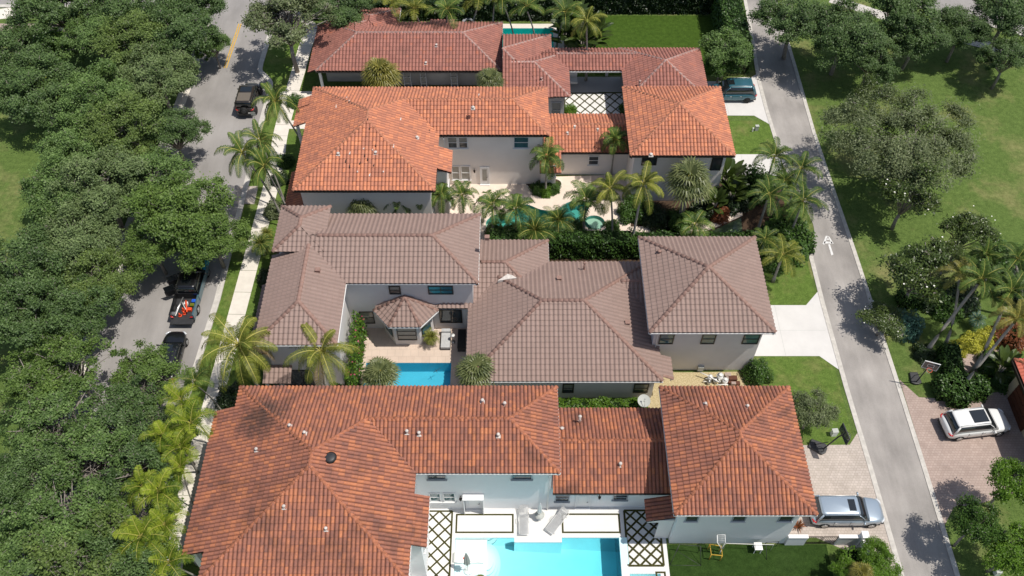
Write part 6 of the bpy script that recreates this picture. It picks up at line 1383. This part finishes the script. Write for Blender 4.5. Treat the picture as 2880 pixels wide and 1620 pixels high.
# basketball stands
def hoop(bx,by,tx,ty,H,ang,lab,base_m='blackpl',board='carglass',glassy=False):
    t=empty('basketball_stand',(bx,by,.02),0,lab,'basketball hoop'); d=Vector((tx-bx,ty-by,0)); dn=d.normalized(); a_=math.atan2(dn.y,dn.x)
    Mz=Matrix.Rotation(a_,4,'Z')
    a=MB(); a.prism([( -.75,-.38),(.35,-.5),(.55,-.2),(.55,.2),(.35,.5),(-.75,.38)],0,.2); a.v=[tuple(Mz@Vector(v)) for v in a.v]; o=a.build('base',M[base_m],t); m=o.modifiers.new('b','BEVEL'); m.width=.06; m.segments=2
    a=MB(); a.tube([Mz@Vector((.3,0,.15)),(d.x*.75,d.y*.75,H-.5)],.055,8); a.tube([Mz@Vector((-.4,0,.15)),(d.x*.35,d.y*.35,1.3)],.03,6); a.build('pole',M['blackpl'],t)
    a=MB(); a.tube([(d.x*.7,d.y*.7,H-.7),(d.x*.98,d.y*.98,H)],.03,6); a.tube([(d.x*.75,d.y*.75,H-.5),(d.x*.98,d.y*.98,H+.35)],.03,6); a.build('arm',M['blackpl'],t)
    Mb=Matrix.Translation((d.x,d.y,H))@Matrix.Rotation(ang,4,'Z')
    a=MB(); a.box(-.02,.02,-.62,.62,-.3,.55,0,Mb); b=a.build('backboard',M['glass'],t)
    f_=MB()
    for (y0,y1,z0,z1) in ((-.66,.66,-.35,-.3),(-.66,.66,.55,.6),(-.66,-.62,-.3,.55),(.62,.66,-.3,.55),(-.28,.28,.28,.31),(-.28,.28,-.06,-.03),(-.28,-.25,-.03,.28),(.25,.28,-.03,.28)): f_.box(-.03,.032,y0,y1,z0,z1,0,Mb)
    f_.build('board_frame',M['plastic_w' if glassy else 'blackpl'],b)
    r_=MB(); pts=[Mb@Vector((.30+.23*math.cos(k*math.pi/9),.23*math.sin(k*math.pi/9),-.12)) for k in range(19)]; r_.tube(pts,.018,6,cap=False); r=r_.build('rim',M['orange'] if glassy else M['blackpl'],t)
    n_=MB()
    for k in range(10): a0=k*.628; n_.tube([Mb@Vector((.30+.22*math.cos(a0),.22*math.sin(a0),-.13)),Mb@Vector((.30+.13*math.cos(a0+.4),.13*math.sin(a0+.4),-.5))],.010,4)
    n_.build('net',M['plastic_w'],r); return t
b_=P(*BR(1030,480),.1); q=P(*BR(1218,385),3.0); hoop(b_.x,b_.y,q.x,q.y,3.0,.15,'black basketball stand on the pinkish drive of the nearest house')
b_=P(*MR(1755,1415),.1); q=P(*MR(1876,1320),3.0); hoop(b_.x,b_.y,q.x,q.y,3.0,-1.9,'basketball stand with clear white framed board and red rim right of the alley',glassy=True).scale=(.85,.85,.95)
# street sign seen from above and entrance lamp post
p=P(*TL(1945,972)); t=empty('street_sign',(p.x,p.y,0),0,'small grey sign at the kerb behind the off-roader','sign'); a=MB(); a.tube([(0,0,0),(0,0,2.1)],.03,6); a.build('post',M['metal'],t); a=MB(); a.box(-.22,.22,-.035,-.02,1.75,2.15); a.build('plate',M['utilgrey'],t)
# garden wall, gate and pier of the nearest house
def gwall(x0,x1,y0,y1,h_,lab,m='w1'):
    t=empty('garden_wall',((x0+x1)/2,(y0+y1)/2,0),0,lab,'wall'); w_,d_=(x1-x0)/2,(y1-y0)/2; a=MB(); a.box(-w_,w_,-d_,d_,0,h_); a.build('masonry',M[m],t); a=MB(); a.box(-w_-.03,w_+.03,-d_-.03,d_+.03,h_,h_+.05); a.build('coping',M['trim'],t); return t
gwall(18.9,20.2,23.75,23.95,1.3,'white garden wall between the garage corner and the gate'); gwall(22.35,23.8,23.75,23.95,1.3,'white garden wall right of the gate'); gwall(23.8,24.2,23.6,24.05,1.7,'white wall pier at the end of the garden wall'); gwall(23.9,24.1,17,23.6,1.3,'white garden wall running down between the bright shrubs')
t=empty('garden_gate',(21.27,23.85,.03),0,'dark double gate with bars between the white garden walls','gate')
for s in (-1,1):
    a=MB(); x0,x1=sorted((s*.03,s*1.03)); a.box(x0,x0+.04,-.02,.02,.05,1.25); a.box(x1-.04,x1,-.02,.02,.05,1.25); a.box(x0,x1,-.018,.018,1.2,1.26); a.box(x0,x1,-.018,.018,.1,.15)
    for k in range(1,8): xx=x0+k*.125; a.box(xx-.012,xx+.012,-.012,.012,.15,1.2)
    a.build('gate_leaf',M['bronze'],t)
p0=P(*TR(385,525),1.4); t=empty('metal_fence',(22.6,74.0,0),0,'dark bar fence between the bush and the tall hedge','fence')
for k in range(18): a=MB(); a.box(-1.4+k*.165-.015,-1.4+k*.165+.015,-.015,.015,0,1.45); a.build('bar',M['bronze'],t)
for z in (.2,1.4): a=MB(); a.box(-1.45,1.45,-.022,.022,z,z+.04); a.build('rail',M['bronze'],t)
# play things on the front lawn
def tubes(name,m,segs,lab,cat,r_=.02,part='frame'):
    t=empty(name,tuple(Vector(segs[0][0]).to_2d())+(0,),0,lab,cat); o0=Vector((segs[0][0][0],segs[0][0][1],0)); a=MB()
    for s_ in segs: a.tube([Vector(q)-o0 for q in s_],r_,6)
    a.build(part,M[m],t); return t
f2=lambda x,y,z=0:P((1840+x*680/2576)/1.11801,(1420+y*680/2576)/1.11801,z)
a0=f2(270,420,1.2);b0=f2(495,440,1.2);tubes('goal_frame','blackpl',[[(a0.x,a0.y,0),(a0.x,a0.y,1.2),(b0.x,b0.y,1.2),(b0.x,b0.y,0)],[(a0.x,a0.y,1.2),(a0.x-.6,a0.y-1.0,0)],[(b0.x,b0.y,1.2),(b0.x+.1,b0.y-.9,0)],[(a0.x-.6,a0.y-1.0,0),(b0.x+.1,b0.y-.9,0)],[(a0.x,a0.y,0),(b0.x+.1,b0.y-.9,0)]],'black pipe goal frame on the front lawn next to the lattice terrace','goal')
q=[f2(592,420,.9),f2(715,440,.9),f2(725,540,.9),f2(608,530,.9)]
t=tubes('ball_trainer','yellow',[[tuple(v) for v in q+[q[0]]]]+[[tuple(v),(v.x,v.y,0)] for v in q],'yellow square frame of a ball trainer on the front lawn','ball trainer',.035)
q=[f2(672,320,2.2),f2(755,320,2.2),f2(758,400,2.0),f2(720,470,.9),f2(672,400,2.0)]
t=tubes('lacrosse_goal','plastic_w',[[tuple(v) for v in q+[q[0]]],[tuple(q[3]),(q[3].x,q[3].y,0)]],'white framed net goal standing above the yellow frame','goal',.03)
nb=MB(); o0=Vector((q[0].x,q[0].y,0))
for k in range(1,6):
    u=k/6; nb.tube([q[0].lerp(q[1],u)-o0,q[4].lerp(q[2],u)-o0,q[3]-o0],.006,3); 
for k in range(1,4): nb.tube([q[0].lerp(q[4],k/4)-o0,q[1].lerp(q[2],k/4)-o0],.006,3)
nb.build('net',M['plastic_w'],t)
p=f2(1110,440,.75); t=empty('garden_table',(p.x,p.y,.02),0,'white square table on the front lawn edge','table'); a=MB(); a.box(-.27,.27,-.27,.27,.68,.74); a.box(-.2,.2,-.2,.2,.74,.78); a.build('table_top',M['plastic_w'],t)
for sx in (-1,1):
    for sy in (-1,1): a=MB(); a.box(sx*.22-.02,sx*.22+.02,sy*.22-.02,sy*.22+.02,0,.68); a.build('leg',M['plastic_w'],t)
c0=f2(765,410,1.0);c1=f2(1275,425,1.0);tubes('volley_net','plastic_w',[[(c0.x,c0.y,0),tuple(c0),tuple(c1),(c1.x,c1.y,0)]],'thin white net line stretched along the garage wall','net',.018)
c0=f2(1190,400,.9);c1=f2(1330,390,.9);tubes('badminton_frame','blackpl',[[(c0.x,c0.y,0),tuple(c0),tuple(c1),(c1.x,c1.y,0)],[(c0.x,c0.y,.9),(c0.x+.1,c0.y-.9,0)]],'small dark frame at the right end of the net line','frame',.02)
# pool equipment behind the grey brown garage
e5=lambda x,y,z=0:P((1780+x*420/2576)/1.11801,(1000+y*420/2576)/1.11801,z)
for i,(x,y,r_,hh,m_,nm,lab) in enumerate([(1330,380,.20,.5,'plastic_w','pool_pump','white pool pump at the left of the pipework'),(1420,430,.18,.4,'metal','pool_pump','grey pump in front of the white one'),(1500,370,.24,.8,'plastic_w','filter_tank','white filter tank between the pipes'),(1590,440,.22,.6,'plastic_w','filter_tank','second white tank near the brown crates'),(1310,460,.15,.4,'metal','pool_pump','small pump at the edge of the gravel')]):
    p=e5(x,y,hh*.6); t=empty(nm,(p.x,p.y,0),i*.7,lab,'pump' if 'pump' in nm else 'tank'); a=MB(); a.cyl((0,0,0),r_,hh,14); a.cyl((0,0,hh),r_*.9,.08,14,r2=r_*.3); a.build('tank',M[m_],t); a=MB(); a.tube([(0,0,.25),(r_+.25,.05,.25),(r_+.3,.05,.1)],.04,6); a.build('pipe',M['plastic_w'],t)
for i,pts in enumerate([[(1160,290,.6),(1300,350,.5),(1490,460,.5)],[(1440,330,.7),(1510,460,.4)],[(1250,400,.3),(1560,400,.35),(1600,520,.3)],[(1440,500,.3),(1640,500,.3)]]):
    a=MB(); a.tube([e5(x,y,z) for x,y,z in pts],.04,6); a.build('pipe',M['plastic_w'],label=['white pipe running from the meter box to the pumps','upright white pipe crossing the tanks','white pipe looping between pumps and tank','lowest white pipe of the pool equipment'][i],cat='pipe',group='white pipes of the pool equipment')
for i,(x,y,w_,hh,m_) in enumerate([(1640,320,.22,.4,'paverR'),(1660,380,.2,.3,'paverR'),(1730,380,.3,.35,'garagedoor'),(1790,470,.25,.3,'garagedoor'),(1740,470,.16,.45,'paverR'),(1690,450,.2,.2,'garagedoor')]):
    p=e5(x,y,hh); a=MB(); a.box(-w_,w_,-w_*.6,w_*.6,0,hh-.06); a.box(-w_*1.06,w_*1.06,-w_*.66,w_*.66,hh-.06,hh); o=a.build('crate',M[m_],loc=(p.x,p.y,.01)); tag(o,['pink crate next to the garage wall','pink crate in front of the wall one','brown crate behind the pale one','brown crate nearest the round shrub','pale crate among the brown ones','brown crate beside the white tank'][i],'crate','crates beside the pool equipment')
# back yards
p=P(*TC(955,150),.5); t=empty('pool_float',(p.x,p.y,.05),0,'blue ring float behind the farthest house','pool float'); a=MB(); a.tube([(.55*math.cos(k*math.pi/10),.55*math.sin(k*math.pi/10),.15) for k in range(21)],.15,8,cap=False); a.build('ring',M['p_cyan'] if False else M['umb_grey'],t)
gwall(-9.0,-2.5,66.9,67.05,.9,'low white wall between the orange and the dusty red house')
gwall(-19.9,-17.6,65.4,65.6,1.2,'white wall at the street corner of the dusty red house')
t=empty('lounge_chair',(6.3,73.0,.03),0,'pale chair under the courtyard link roof','chair'); a=MB(); a.box(-.4,.4,-.4,.4,.1,.4); a.build('seat',M['fabricw'],t); a=MB(); a.box(-.4,.4,.41,.5,.1,.85); a.build('backrest',M['fabricw'],t)
